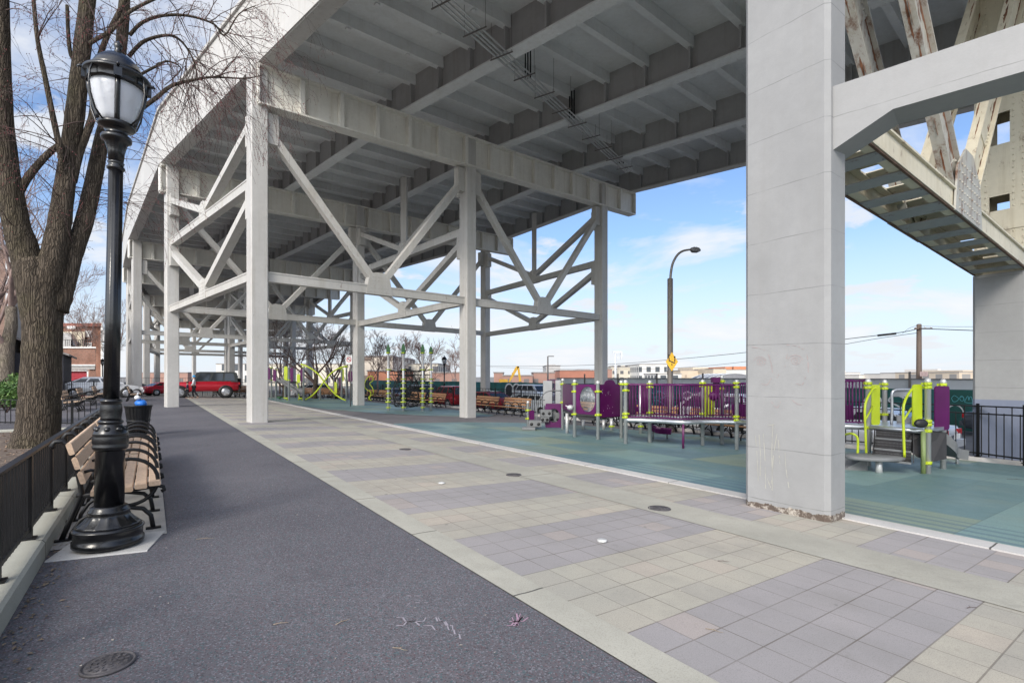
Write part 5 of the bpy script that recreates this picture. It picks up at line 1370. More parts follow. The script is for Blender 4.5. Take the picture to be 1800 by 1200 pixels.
pS, _ = smooth_path([P(490,668,36),P(500,673,35.4),P(515,683,34.8),P(527,691,34.2)],[1]*4,4); FS.b(slide(pS,.5,V((.3,.95,0)),GREYP,.15),'slide',GREYP)
m = MB(); d0 = g(490,700).y; m.prism([P(470,671,d0),P(500,671,d0),P(500,673,d0),P(470,673,d0)],V((.5,1.4,0))); FS.b(m,'deck',BLACKP)
for x, y in ((492,702),(505,703.5),(531,703.5)): p = g(x,y); m = MB(); m.lathe([(.16,.10),(.22,.16),(.20,.20),(.001,.2)],p,10); m.lathe([(.05,0),(.05,.12)],p,8); FS.b(m,'stepping_pod',LIME if x > 500 else GREENP)
m = MB(); d0 = g(523,703).y; pp, rr = smooth_path([P(521,672,d0),P(524,680,d0),P(521,687,d0),P(526,695,d0),P(525,703,d0)],[.04]*5,4); m.tube(pp,rr,6); m.tube([P(500,680,d0),P(502,690,d0),P(499,700,d0)],.04,6); FS.b(m,'curl',LIME)
# ---------------------------------------------------------------- vehicles
def car_paint(name, col): return M(name, col, 0.22, 0.25, 0.04, 1.5, spec=0.6)
PAINTS = {}
def make_car(label, col, kind='sedan', group='cars parked along the street'):
    if col not in PAINTS: PAINTS[col] = car_paint('car_paint', col)
    pm_ = PAINTS[col]; t = thing('parked_car', label, 'car', (0,0,0), 0, group)
    if kind == 'sedan':  Lc, Wc, prof, cab = 4.7, .9, [(-2.35,.45,.78),(-2.25,.30,.98),(-1.55,.22,1.02),(-.9,.2,.98),(.9,.2,.96),(1.1,.2,.94),(2.0,.24,.82),(2.3,.3,.70),(2.35,.42,.6)], ((-1.75,-.95,.45,1.25),1.44)
    elif kind == 'suv':  Lc, Wc, prof, cab = 4.7, .94, [(-2.3,.5,.85),(-2.22,.36,1.08),(-1.6,.28,1.12),(-.9,.26,1.1),(.9,.26,1.08),(1.15,.28,1.06),(2.0,.3,1.0),(2.3,.36,.86),(2.36,.46,.7)], ((-2.2,-1.85,.35,1.15),1.74)
    else:                Lc, Wc, prof, cab = 4.6, .92, [(-2.2,.55,1.0),(-2.18,.5,1.16),(-1.6,.48,1.18),(-.9,.46,1.18),(.6,.46,1.17),(.75,.46,1.15),(1.9,.5,1.10),(2.1,.5,1.0),(2.12,.6,.8)], ((-2.14,-2.05,.3,.72),1.84)
    m = MB(); rings = []
    for x, zb, zt in prof:
        w = Wc*(1.0 if abs(x) < 1.9 else (.95 if abs(x) < 2.28 else .88)); zs = zb+(zt-zb)*.62
        rings.append([(x,-w*.9,zb),(x,-w,zb+.12),(x,-w,zs),(x,-w*.93,zt-.02),(x,-w*.8,zt),(x,w*.8,zt),(x,w*.93,zt-.02),(x,w,zs),(x,w,zb+.12),(x,w*.9,zb)])
    m.loft(rings, smooth=True); m.build('body', pm_, t)
    (x0,x1,x2,x3), zr = cab; zb = 1.0 if kind == 'sedan' else (1.1 if kind == 'suv' else 1.17)
    tw_ = .70 if kind != 'jeep' else .82
    def cabring(z, a, b, w): return [(a,-w,z),(b,-w,z),(b,w,z),(a,w,z)]
    m = MB(); xs0, xs1, xt0, xt1 = x0, x3, x1, x2
    m.loft([cabring(zb-.06,xs0-.03,xs1+.05,Wc*.93), cabring(zb+.02,xs0,xs1,Wc*.92), cabring(zr-.07,xt0-.04,xt1+.06,Wc*tw_+.03), cabring(zr,xt0+.08,xt1-.10,Wc*tw_-.06)], smooth=False)
    m.build('roof' if kind != 'jeep' else 'hard_top', pm_ if kind != 'jeep' else M('jeep_top_black',(0.03,0.035,0.035),0.6), t)
    def side(f, g_, z0, z1, sg):       # window quad between two fractions along the cabin side
        def pt(fr, z):
            k = (z-zb)/(zr-zb); a, b = xs0+(xt0-xs0)*k, xs1+(xt1-xs1)*k; w = Wc*.92+(Wc*tw_+.03-Wc*.92)*min(1,k*1.15)
            return V((a+(b-a)*fr, sg*(w+.006), z))
        return [pt(f,z0), pt(g_,z0), pt(g_-.015,z1), pt(f+.015,z1)]
    zz0, zz1 = zb+.05, zr-.11
    for sg in (-1,1):
        for f, g_ in ((.06,.30),(.33,.60),(.63,.93)):
            q = side(f,g_,zz0,zz1,sg); m = MB(); m.prism(q, V((0,-sg*.03,0))); m.build('side_window', GLASS, t)
    for nm, xa, xb, s_ in (('windscreen',xs1,xt1,1),('rear_window',xs0,xt0,-1)):
        q = []
        for z, yy in ((zz0,.86),(zz0,-.86),(zz1,-.84),(zz1,.84)):
            k = (z-zb)/(zr-zb); w = (Wc*.92+(Wc*tw_-Wc*.92)*k)*yy; q.append(V((xa+(xb-xa)*k+s_*(.045-.0*k), w, z)))
        m = MB(); m.prism(q, V((-s_*.03,0,-.01))); m.build(nm, GLASS, t)
    rw = .33 if kind == 'sedan' else (.37 if kind == 'suv' else .41)
    for x in (-1.38,1.4):
        for sg in (-1,1):
            def wheel(prof_):
                m = MB(); m.lathe(prof_, (0,0,0), 22); m.v = [(x+v[0], sg*(Wc-.12)+v[2]*sg, rw+v[1]) for v in m.v]; return m
            arch = wheel([(.001,-.09),(rw*1.16,-.09),(rw*1.16,.124),(.001,.124)]).build('wheel_arch', BLK, t)
            wh = wheel([(.001,-.1),(rw*.96,-.1),(rw,-.07),(rw,.11),(rw*.95,.135),(rw*.68,.14),(rw*.66,.128),(.001,.128)]).build('wheel', TYRE, t)
            m = wheel([(rw*.66,.129),(rw*.64,.138),(rw*.2,.134),(.001,.14)])
            for k in range(5):
                a = 2*math.pi*k/5; m.bar((x+.1*rw*math.cos(a), sg*(Wc-.12+.14), rw+.1*rw*math.sin(a)), (x+.62*rw*math.cos(a), sg*(Wc-.12+.145), rw+.62*rw*math.sin(a)), .06, .02, up=(0,1,0))
            m.build('rim', RIM, wh)
    zl = prof[-2][2]-.06
    for sg in (-1,1):
        m = MB(); m.box((2.27 if kind != 'jeep' else 2.1, sg*Wc*.68, zl),(.16,.34,.15)); m.build('headlight', WHITEL, t)
        m = MB(); m.box((prof[1][0]-.03, sg*Wc*.70, prof[1][2]-.16),(.14,.36,.17)); m.build('taillight', REDL, t)
        m = MB(); m.box((.82 if kind != 'jeep' else .6, sg*(Wc+.07), zb+.04),(.12,.16,.12)); m.build('mirror', pm_, t)
    m = MB(); m.box((2.33 if kind != 'jeep' else 2.2,0,.47),(.14,Wc*1.75,.18)); m.box((prof[0][0]-.02,0,.5),(.14,Wc*1.75,.2)); m.build('bumper', pm_ if kind != 'jeep' else BLK, t)
    m = MB(); m.box((prof[0][0]-.08,0,.72),(.02,.5,.14)); m.build('number_plate', WHITE, t)
    if kind == 'jeep':
        m = MB(); m.lathe([(.001,0),(.36,0),(.38,.05),(.38,.2),(.001,.2)],(0,0,0),20); m.v = [(-2.2-v[2], v[0], 1.0+v[1]) for v in m.v]; m.build('spare_wheel', TYRE, t)
    return t
UDIR = math.atan2(CP, -SP)        # heading of +u in world
def park(c, q, u, rz=0.0): c.location = W(q,u); c.rotation_euler = (0,0,UDIR+rz)
CARS = ((19.2,.2,(0.05,0.10,0.20),'sedan','dark blue car parked at the far right behind the fence beside the wide column'),
 (19.1,6.9,(0.55,0.57,0.60),'sedan','silver car with a red tail light showing right of the purple end panel'),
 (19.2,12.6,(0.62,0.63,0.64),'suv','white car behind the right half of the bridge railing'),
 (19.2,18.4,(0.30,0.32,0.34),'sedan','grey car parked behind the purple tunnel panels'),
 (19.2,24.2,(0.60,0.63,0.66),'sedan','silver sedan behind the fence right of the second column, near the climbing blocks'),
 (19.2,29.9,(0.30,0.012,0.02),'sedan','dark red sedan behind the fence close right of the second column'),
 (19.2,35.4,(0.34,0.012,0.025),'suv','dark red car behind the fence between the rope climber and the second column'),
 (19.2,41.0,(0.02,0.025,0.03),'suv','black car behind the fence at the right side of the rope climber'),
 (19.2,46.8,(0.45,0.47,0.5),'sedan','grey car behind the fence between the third column and the rope climber'),
 (28.6,36.3,(0.62,0.63,0.63),'suv','white car across the street in front of the green hoarding'),
 (28.6,64.0,(0.12,0.13,0.15),'suv','dark car across the street seen left of the second column'),
 (28.6,16.0,(0.40,0.42,0.45),'sedan','grey car across the street behind the long bridge rails'),
 (28.6,4.0,(0.09,0.10,0.12),'sedan','dark car across the street seen through the right-hand steps'))
for q, u, col, kd, lb in CARS: park(make_car(lb, col, kd), q, u, 0 if q < 25 else math.pi)
c = make_car('red off-road car with black top parked at the far end of the path', (0.42,0.012,0.025), 'jeep', 'cars on the cross street'); p = G(357,698.3); c.location = p; c.rotation_euler = (0,0,R(212))
c = make_car('red car parked nose to nose with the red off-road car, beside the first far column', (0.40,0.012,0.03), 'sedan', 'cars on the cross street'); p = P(292,690,57); c.location = V((p.x,p.y,gz(p.x,p.y))); c.rotation_euler = (0,0,R(60))
c = make_car('dark grey car half hidden by columns on the cross street under the viaduct', (0.08,0.085,0.09), 'sedan', 'cars on the cross street'); p = P(236,690,60); c.location = V((p.x,p.y,gz(p.x,p.y))); c.rotation_euler = (0,0,R(36))
c = make_car('white car seen behind the fence left of the black lamp post', (0.65,0.66,0.67), 'sedan', 'cars on the cross street'); p = G(176,699); c.location = p; c.rotation_euler = (0,0,R(40))
c = make_car('white car beyond the far playground behind the lime arches', (0.65,0.66,0.68), 'sedan', 'cars on the cross street'); p = G(560,699); c.location = V((p.x*1.15,p.y*1.15,gz(p.x*1.15,p.y*1.15))); c.rotation_euler = (0,0,R(36))

# ---------------------------------------------------------------- people
def person(label, loc, H, rz, top, legs, hair, stride=.16, cap=None):
    t = thing('person', label, 'person', loc, rz); k = H/1.7
    def skin(name, verts, edges, mat, parent):
        me = bpy.data.meshes.new(name); me.from_pydata([tuple(V(v[:3])*k) for v in verts], edges, []); me.materials.append(mat)
        o = bpy.data.objects.new(name, me); COL.objects.link(o); o.parent = parent
        sm = o.modifiers.new('skin','SKIN'); sm.use_smooth_shade = True
        for i, v in enumerate(verts): me.skin_vertices[0].data[i].radius = (v[3]*k, v[4]*k if len(v) > 4 else v[3]*k)
        me.skin_vertices[0].data[0].use_root = True
        o.modifiers.new('sub','SUBSURF').levels = 1; o.modifiers['sub'].render_levels = 2
        return o
    s = stride
    B = [(0,0,.92,.13,.10),(0,0,1.12,.12,.09),(0,0,1.34,.15,.10),(0,0,1.45,.07),(0,0,1.52,.055),(0,.015,1.60,.085,.095),(0,.02,1.68,.07),
         (.10,0,.88,.085),(.10,s*.6,.48,.055),(.10,s*.5-.05,.08,.04),(.10,s*.5+.10,.035,.035),(-.10,0,.88,.085),(-.10,-s*.3,.48,.055),(-.10,-s-.12,.10,.04),(-.10,-s+.02,.035,.035),
         (.18,0,1.38,.055),(.23,-.06,1.12,.042),(.23,.05,.90,.032),(.23,.09,.80,.03),(-.18,0,1.38,.055),(-.23,.05,1.12,.042),(-.21,.18,.94,.032),(-.20,.22,.85,.03)]
    E = [(0,1),(1,2),(2,3),(3,4),(4,5),(5,6),(0,7),(7,8),(8,9),(9,10),(0,11),(11,12),(12,13),(13,14),(2,15),(15,16),(16,17),(17,18),(2,19),(19,20),(20,21),(21,22)]
    skin('body', B, E, M('skin_tone',(0.40,0.25,0.18),0.6), t)
    J = [(0,0,.90,.155,.125),(0,0,1.12,.145,.115),(0,0,1.35,.17,.12),(0,0,1.44,.085),(.19,0,1.38,.07),(.235,-.06,1.12,.055),(.232,.04,.93,.045),(-.19,0,1.38,.07),(-.235,.05,1.12,.055),(-.212,.16,.97,.045)]
    skin('jacket', J, [(0,1),(1,2),(2,3),(2,4),(4,5),(5,6),(2,7),(7,8),(8,9)], top, t)
    T = [(0,0,.93,.14,.11),(.10,0,.86,.10),(.10,s*.6,.48,.068),(.10,s*.5-.05,.12,.052),(-.10,0,.86,.10),(-.10,-s*.3,.48,.068),(-.10,-s-.12,.14,.052)]
    skin('trousers', T, [(0,1),(1,2),(2,3),(0,4),(4,5),(5,6)], legs, t)
    m = MB(); m.ball((0,.0*k,1.635*k), .105*k, 12, 8, (.95,1.05,.95)); m.build('hair' if cap is None else 'hood', hair, t)
    m = MB(); m.ball((0,.115*k,1.60*k), .02*k, 8, 6); m.build('nose', M('nose_skin',(0.40,0.25,0.18),0.6), t)
    return t
NAVY = M('navy_cloth',(0.015,0.02,0.06),0.9); WCL = M('white_cloth',(0.66,0.67,0.7),0.9); DKC = M('dark_trouser_cloth',(0.02,0.02,0.025),0.9); BLUEC = M('bright_blue_cloth',(0.05,0.32,0.62),0.8); HAIR = M('dark_hair',(0.02,0.015,0.012),0.7)
pp_ = G(341,700.2); person('person in a white jacket and bright blue hood walking beside the red off-road car', pp_, 1.55, R(120), WCL, DKC, BLUEC, cap=1)
pp_ = G(329.5,700.4); person('small person in a navy jacket walking beside the one in white', pp_, 1.12, R(125), NAVY, DKC, HAIR)

# ---------------------------------------------------------------- street furniture on the right
p = W(17.4,9.2); sp = P(1178,720,p.y); base = V((sp.x, p.y, gz(sp.x,p.y)))
t = thing('street_light', 'tall curved arm street light with a yellow diamond sign on its pole', 'street light', base)
ztop = zat(base,490); m = MB(); m.lathe([(.16,-.05),(.16,.25),(.10,.3),(.095,ztop-base.z),(.06,ztop-base.z+.02)],(0,0,0),14); m.build('pole', POLE_G, t)
d0 = base.y; m = MB(); Q = [P(1178,497,d0),P(1179.5,478,d0),P(1183,462,d0),P(1191,448,d0),P(1201,441,d0),P(1215,438.5,d0)]
pp, rr = smooth_path([q-base for q in Q],[.045,.045,.042,.04,.036,.032],5); m.tube(pp, rr, 8); m.build('arm', POLE_G, t)
a = P(1214,438.5,d0)-base; b = P(1231,440.5,d0)-base
m = MB(); m.loft([[a+(b-a)*f+V((0,y*w,z*h)) for y, z in ((-1,-1),(1,-1),(1,1),(-1,1))] for f, w, h in ((0,.05,.05),(.25,.12,.075),(.75,.13,.06),(1,.05,.02))], smooth=False); m.build('lamp_head', M('lamp_head_metal',(0.10,0.10,0.105),0.5), t)
m = MB(); m.ball(a+(b-a)*.62+V((0,0,.08)), .035, 8, 6); m.build('photocell', BLK, t)
# sign on the pole: a thing fixed to it
d1 = base.y-.13; c = P(1181,635.5,d1); hw, hh = 9.6/F*d1, 17/F*d1
ax = V((.93,-.20,0)).normalized()*(.40)
t = thing('warning_sign', 'yellow diamond playground warning sign with a black seesaw on the street light pole', 'sign', c)
m = MB(); hv = V((0,0,hh)); hx = ax*(hw/.37); nrm = V((ax.y,-ax.x,0)).normalized()
if nrm.y > 0: nrm = -nrm
m.prism([-hv, hx, hv, -hx], nrm*.006); m.build('plate', YEL, t)
m = MB(); o = nrm*.009
m.bar(-hx*.5+V((0,0,hh*.12))+o, hx*.5-V((0,0,hh*.16))+o, .008, .035, up=(0,0,1))
m.prism([o+V((0,0,-.02)), o-hx*.1+V((0,0,-.13)), o+hx*.1+V((0,0,-.13))], nrm*.004)
for sg, z in ((-1,.17),(1,-.02)):
    b_ = hx*.45*sg+V((0,0,hh*z))+o
    m.bar(b_, b_+V((0,0,.13))+hx*.05*sg, .035, .006, up=nrm); m.ball(b_+V((0,0,.17)), .032, 8, 6)
m.build('pictogram', BLK, t)
# prohibition sign near the third column
d1 = 29.5; c = P(613.5,632,d1); t = thing('prohibition_sign', 'white sign with a red barred circle left of the third column', 'sign', c); w_, h_ = 11/F*d1, 16/F*d1
m = MB(); m.box((0,0,0),(w_,.012,h_)); m.build('plate', WHITE, t)
m = MB(); r_ = w_*.34
for k in range(24):
    a0, a1 = 2*math.pi*k/24, 2*math.pi*(k+1)/24; m.bar((r_*math.cos(a0),-.01,r_*math.sin(a0)),(r_*math.cos(a1),-.01,r_*math.sin(a1)),.006,.035,up=(0,0,1) if abs(math.sin(a0+.13)) < .7 else (1,0,0))
m.bar((-r_*.7,-.011,r_*.7),(r_*.7,-.011,-r_*.7),.006,.035,up=(1,0,1)); m.build('red_ring', M('sign_red',(0.55,0.02,0.04),0.5), t)
m = MB(); m.ball((-.03,-.012,.03),.045,8,6,(1.2,.1,.6)); m.ball((.06,-.012,-.03),.04,8,6,(1.2,.1,.6)); m.build('pictogram', BLK, t)
m = MB(); gg = gz(c.x,c.y)-c.z; m.tube([(w_*.2,.04,gg),(w_*.2,.04,h_*.4)],.03,8); m.build('post', POLE_G, t)
m = MB()
for k in range(3): m.box((0,-.0085,h_*.40-k*.035),(w_*.6,.004,.012))
m.build('text_lines', BLK, t)

# utility pole and its wires
up_ = P(1615.5,676,40); base = V((up_.x,up_.y,gz(up_.x,up_.y)))
t = thing('utility_pole', 'brown wooden utility pole beyond the hoarding at the right', 'utility pole', base); zt = zat(base,570)-base.z
m = MB(); m.lathe([(.21,-.1),(.20,1),(.165,zt),(.10,zt+.03)],(0,0,0),12); m.build('pole', WOODP, t)
m = MB(); m.bar((-.5,-.18,zt-.35),(.9,-.18,zt-.35),.08,.1); m.build('crossarm', WOODP, t)
for x in (-.4,.35,.8): m = MB(); m.lathe([(.04,0),(.055,.05),(.03,.11)],(x,-.18,zt-.30),8); m.build('insulator', GREYW, t)
m = MB(); s_ = P(1624,657,39.5)-base; m.box(s_,(.62,.02,.36)); m.build('notice_board', M('reddish_notice',(0.34,0.25,0.24),0.7,0,.3,8), t)
def wire(label, pts, r=.02, sleeve=None):
    m = MB(); pp, rr = smooth_path([P(*a) for a in pts],[r]*len(pts),6); m.tube(pp, rr, 5)
    if sleeve: m.tube([P(*sleeve[0]), P(*sleeve[1])], r*3.2, 6)
    o = m.build('overhead_wire', WIRE); c = P(*pts[0]); rebase(o, c); return tag(o, label, 'wire', 'overhead wires')
wire('thick overhead wire with a black sleeve left of the utility pole', [(1615,577,39.8),(1590,583,41),(1545,589,43),(1478,597,46),(1313,619,55),(1178,632,66),(1070,640,76),(940,643.5,92),(830,642,110),(700,634,130)], .03, ((1575,586,41.8),(1543,589.5,43)))
wire('second thinner wire running left from the utility pole below the sleeved wire', [(1613,585,39.8),(1575,590,42),(1512,600,46),(1313,635,60),(1178,647,74),(1070,649,84),(960,648,100),(860,645,120)], .022)
wire('thick wire running right from the utility pole to the wide column', [(1616,577,39.8),(1650,578.5,38),(1718,581,36),(1800,584,33)], .03)
wire('thin wire above the thick one running right from the utility pole', [(1616,573,39.8),(1660,574,38),(1720,574,36),(1800,573,33)], .012)
wire('thin wire looping from the pole top down to the sleeved wire', [(1612,572,39.7),(1598,577,40),(1586,586,41)], .012)
for px, y0, y1, d, lb, arm in ((963,626,672,62,'thin grey light pole with a short arm beyond the hoarding',1),(848,592,672,70,'thin tall pole beside the second column behind the hoarding',0)):
    b = P(px,690,d); base = V((b.x,b.y,gz(b.x,b.y))); t = thing('light_pole', lb, 'light pole', base, 0)
    z = zat(base,y0)-base.z; m = MB(); m.tube([(0,0,-.1),(0,0,z)],[.13,.08],8); m.build('pole', POLE_G, t)
    m = MB(); m.bar((0,0,z),(.75 if arm else .15,0,z),.12,.10); m.build('lamp_head', POLE_G, t)

# ---------------------------------------------------------------- hoarding with graffiti, sheet wall behind it
HQ = 30.3; t = thing('hoarding', 'long dark green hoarding covered in white graffiti across the street', 'hoarding', W(HQ,30,-1.6))
def hz_(u): return .86
for i in range(26):
    u0, u1 = -26+i*4.4, -26+(i+1)*4.4-.03; z0 = gzl(HQ,u0)-.05; m = MB()
    m.bar(W(HQ,u0,(z0+hz_(u0))/2), W(HQ,u1,(z0+hz_(u1))/2), .06, hz_(u0)-z0+(.05 if i % 3 == 0 else 0)); m.build('panel', HOARD, t, world=True)
nrm = W(0,0,0)-W(1,0,0)
rng = random.Random(77)
def hp(u, z): return W(HQ-.045, u, z)
def stroke(m, pts, w): pp, _ = smooth_path([hp(a,b) for a,b in pts],[1]*len(pts),5); m.ribbon(pp, w, nrm)
m = MB(); md = MB(); mt = MB()
# large bubble letters
def letter(mm, u, z, s, kind, w=.09):
    L = {'O':[(0,.5),(.25,.95),(.6,.9),(.75,.45),(.5,.05),(.15,.1),(0,.5)],'S':[(.7,.85),(.35,1),(.1,.75),(.4,.5),(.7,.25),(.35,0),(.05,.15)],'E':[(.7,.95),(.1,.9),(.1,.5),(.5,.5),(.1,.5),(.1,.05),(.7,.0)],
         'A':[(0,0),(.2,.6),(.38,1),(.55,.6),(.75,0),(.6,.38),(.15,.38)],'N':[(0,0),(.05,.95),(.3,.5),(.6,.05),(.65,1)],'R':[(0,0),(.05,1),(.5,.95),(.6,.7),(.1,.5),(.4,.3),(.7,0)],'K':[(0,0),(.02,1),(.04,.5),(.55,1),(.1,.5),(.6,0)],'M':[(0,0),(.1,.9),(.35,.4),(.6,.9),(.75,0)]}
    stroke(mm, [(u-a*s, z+b*s*.85) for a,b in L[kind]], w)
for u0, word, z, s, mm in ((40,'OSEKR',-.75,1.35,m),(33,'RASO',-.7,1.3,m),(27.5,'ENOR',-.75,1.3,mt),(22,'SOAK',-.7,1.35,m),(16.5,'OSEN',-.8,1.4,m),(10.9,'OS',-.5,1.2,m),(3.5,'SNOKE',-.75,1.35,m),(-3,'ROSE',-.8,1.3,m)):
    for i, ch in enumerate(word): letter(mm, u0-i*s*.86, z+rng.uniform(-.05,.05), s, ch, rng.uniform(.07,.13))
# big dark letter with a white outline beside the fence
for k in (0,1):
    cu, cz = 42.9-k*1.3, .0
    ring = [(cu-.75*math.cos(a), cz+.72*math.sin(a)) for a in [2*math.pi*i/20 for i in range(20)]]
    md.prism([hp(a,b) for a,b in ring], nrm*.012); m.ribbon([hp(a,b)+nrm*.016 for a,b in ring+ring[:1]], .16, nrm)
# cursive tag on the clear stretch at the right: o a m y
z = .40; 
for st in ([(1.02,.02),(.86,.14),(.70,.10),(.56,.0),(.70,-.12),(.9,-.13),(1.02,.02)],[(.48,.06),(.38,.13),(.26,.08),(.22,-.04),(.36,-.10),(.47,-.03),(.46,.07),(.28,.08),(.18,-.1),(.05,.08),(-.03,.12),(-.08,-.05),(-.15,.10),(-.25,.08),(-.30,-.10)],[(-.5,.12),(-.38,-.05),(-.30,-.16),(-.40,-.42)],[(.2,-.14),(-.1,-.18),(-.6,-.14)]):
    stroke(mt, [(6.72+a*.56, z+.04+b*1.0) for a,b in st], .026)
m2 = MB(); stroke(m2, [(7.45,-.05),(7.25,.12),(7.02,.10),(6.88,-.1),(6.85,-.4)], .05)
for mm, mt_ in ((m,GRAF_W),(md,GRAF_D),(mt,GRAF_T),(m2,GRAF_W)):
    mm.build('graffiti', mt_, t, world=True)
t = thing('sheet_metal_wall', 'pale grey sheet metal wall rising just above the green hoarding', 'wall', W(33.5,10,-1.2))
for i in range(16):
    u0, u1 = -28+i*4.2, -28+(i+1)*4.2-.02; m = MB(); m.bar(W(33.5,u0,.05), W(33.5,u1,.05), .08, 2.5); m.build('panel', GREYW, t, world=True)
    m = MB(); m.bar(W(33.4,u0,-1.2), W(33.4,u0,1.3+.42), .09, .09, up=(CP,SP,0)); m.build('post', POLE_G, t, world=True)
m = MB(); m.bar(W(33.5,-28,1.32), W(33.5,39,1.32), .16, .06); m.build('coping', M('dark_coping',(0.12,0.125,0.13),0.6), t, world=True)
# grey tunnel roof just left of the big column
c = P(1292,668,62); t = thing('arched_shed', 'grey arched roof shed just left of the big column beyond the wall', 'shed', V((c.x,c.y,-1.2)))
m = MB(); prof_ = [(4.2*math.cos(a), 4.6*math.sin(a)*.66) for a in [math.pi*k/18 for k in range(19)]]
m.loft([[(x,y,z) for x,z in prof_] for y in (0,2,4,6,8)], smooth=True); m.build('roof', M('dark_membrane',(0.20,0.20,0.215),0.5,0,.15,.6), t)
m = MB()
for y in (0,2,4,6,8):
    m.tube([(x*1.005,y,z*1.005) for x,z in prof_],.05,5)
m.build('ribs', GREYW, t)

# ---------------------------------------------------------------- far buildings
def building(px0, px1, ytop, D, dep, label, mat, extras=(), name='building', roof=None, zb=-1.6, group=None):
    a, b = P(px0,HZ,D), P(px1,HZ,D); z1 = HC-(ytop-HZ)/F*D; c = (a+b)/2; w = b.x-a.x
    t = thing(name, label, 'building', V((c.x, D, zb)), 0, group)
    h = z1-zb; m = MB(); m.box((0,dep/2,h/2),(w,dep,h)); m.build('wall', mat, t)
    m = MB(); m.box((0,dep/2,h+h*.02),(w+.3,dep+.3,max(.25,h*.04))); m.build('cornice', roof or ROOFM, t)
    for x0, x1, yt, mt, nm in extras:
        e0, e1 = P(x0,HZ,D), P(x1,HZ,D); ze = HC-(yt-HZ)/F*D-zb
        m = MB(); m.box(((e0.x+e1.x)/2-c.x, dep*.45, (h+ze)/2),(e1.x-e0.x, dep*.6, max(.2,ze-h))); m.build(nm, mt, t)
    return t
ROOFM = M('roof_edge',(0.28,0.26,0.25),0.8)
BR = m_facade('red_brick_facade',(0.36,0.15,0.10),(0.2,0.19,0.19),3.4,3.6,.34,.42); BR2 = m_facade('dull_brick_facade',(0.34,0.20,0.16),(0.15,0.14,0.14),4,3.4,.3,.4)
CRM = m_facade('cream_facade',(0.58,0.53,0.44),(0.12,0.12,0.13),4.0,3.4,.42,.5); WHT = m_facade('white_facade',(0.62,0.60,0.56),(0.08,0.09,0.10),4.2,4.2,.5,.6)
BEI = m_facade('beige_facade',(0.56,0.47,0.36),(0.35,0.28,0.22),9,6,.12,.25); PLN = M('pale_wall',(0.62,0.58,0.53),0.8,0,.12,.05); ORG = M('orange_roof_unit',(0.50,0.20,0.10),0.7); GRY = M('grey_block',(0.40,0.39,0.38),0.8)
building(868,884,655,120,14,'low dark brick building at the foot of the crane arm, right of the second column',BR2)
building(884,936,660,115,12,'low red brick shed behind the yellow excavator arm',BR2)
building(938,975,655,125,14,'low red brick building with a flat roof left of the grey block',BR2)
building(960,985,643,170,18,'pale grey stepped block behind the thin light pole',GRY,((966,978,640,GRY,'bulkhead'),))
building(984,1046,651,150,22,'long red brick building left of the fourth column',BR,((1020,1040,648.5,BR,'bulkhead'),))
building(1064,1076,649,200,20,'pinkish brick end building right of the fourth column',BR2)
building(1074,1126,645.5,260,30,'cream apartment block with many windows under the floodlight tower',CRM,((1084,1110,641.5,CRM,'bulkhead'),))
building(1124,1172,640.5,240,30,'taller white apartment block left of the yellow sign',WHT,((1132,1160,639.0,GRY,'bulkhead'),))
building(1155,1198,657,180,18,'low white building with a dark flat roof behind the yellow sign',WHT)
building(1196,1246,651,260,40,'beige warehouse right of the yellow sign',BEI,((1225,1253,645,BEI,'bulkhead'),))
building(1240,1262,653,250,30,'pale warehouse block between the two beige warehouses',PLN)
building(1254,1276,648.5,240,30,'small beige gabled warehouse left of the orange roof units',BEI)
building(1272,1345,650,250,40,'pale warehouse carrying two orange roof boxes beside the big column',PLN,((1283,1296,644,ORG,'roof_unit'),(1299,1325,643.5,ORG,'roof_unit')))
building(1462,1512,655,300,40,'pale far building right of the big column behind the purple railing',PLN,((1488,1498,651,PLN,'bulkhead'),))
building(1510,1604,659,260,40,'long white far building left of the utility pole',PLN)
building(1600,1646,657,230,30,'white far building directly behind the utility pole',PLN)
building(1640,1688,655,210,30,'white far building right of the utility pole with roof posts',PLN,((1664,1670,648,PLN,'bulkhead'),))
building(1686,1800,654,180,30,'beige far building beside the wide column at the right',m_facade('tan_facade',(0.55,0.46,0.36),(0.25,0.24,0.23),6,5,.5,.5),((1712,1740,650,BEI,'bulkhead'),))
building(636,690,627,130,30,'cream far building with brown band right of the third column',m_facade('cream_banded',(0.55,0.48,0.40),(0.2,0.15,0.12),5,5,.4,.25))
building(646,700,652,105,16,'low orange brick building beside the curly climber',m_facade('orange_brick',(0.52,0.22,0.13),(0.45,0.2,0.12),9,6,.1,.1))
building(690,770,640,150,30,'pale far building behind the rope climber',CRM)
building(755,812,655,120,20,'low pale and red building behind the far park lamp',BR2)
building(470,620,640,170,30,'pale far building behind the trees of the far playground',CRM)
building(380,470,640,185,30,'far pale building seen under the viaduct between its columns',WHT)
building(236,330,655,150,20,'low brick building seen under the viaduct behind the red cars',BR2)
# floodlight tower above the cream block
b = P(1082,662,255); t = thing('floodlight_tower','pale floodlight tower standing above the cream apartment block','tower',V((b.x,b.y,-1.6)))
f_ = lambda px, py: P(px,py,255)-V((b.x,b.y,-1.6))
m = MB(); m.tube([f_(1082,690),f_(1082,619)],[.7,.5],8); m.build('mast', GREYW, t)
m = MB(); m.bar(f_(1077,619),f_(1094,618.5),1.0,.9); m.build('head', GREYW, t)
m = MB(); m.bar(f_(1092,620),f_(1092,631),1.2,.8,up=(1,0,0)); m.bar(f_(1082,627),f_(1091,627),.3,.3); m.bar(f_(1082,629.5),f_(1091,629.5),.3,.3); m.build('platform', GREYW, t)
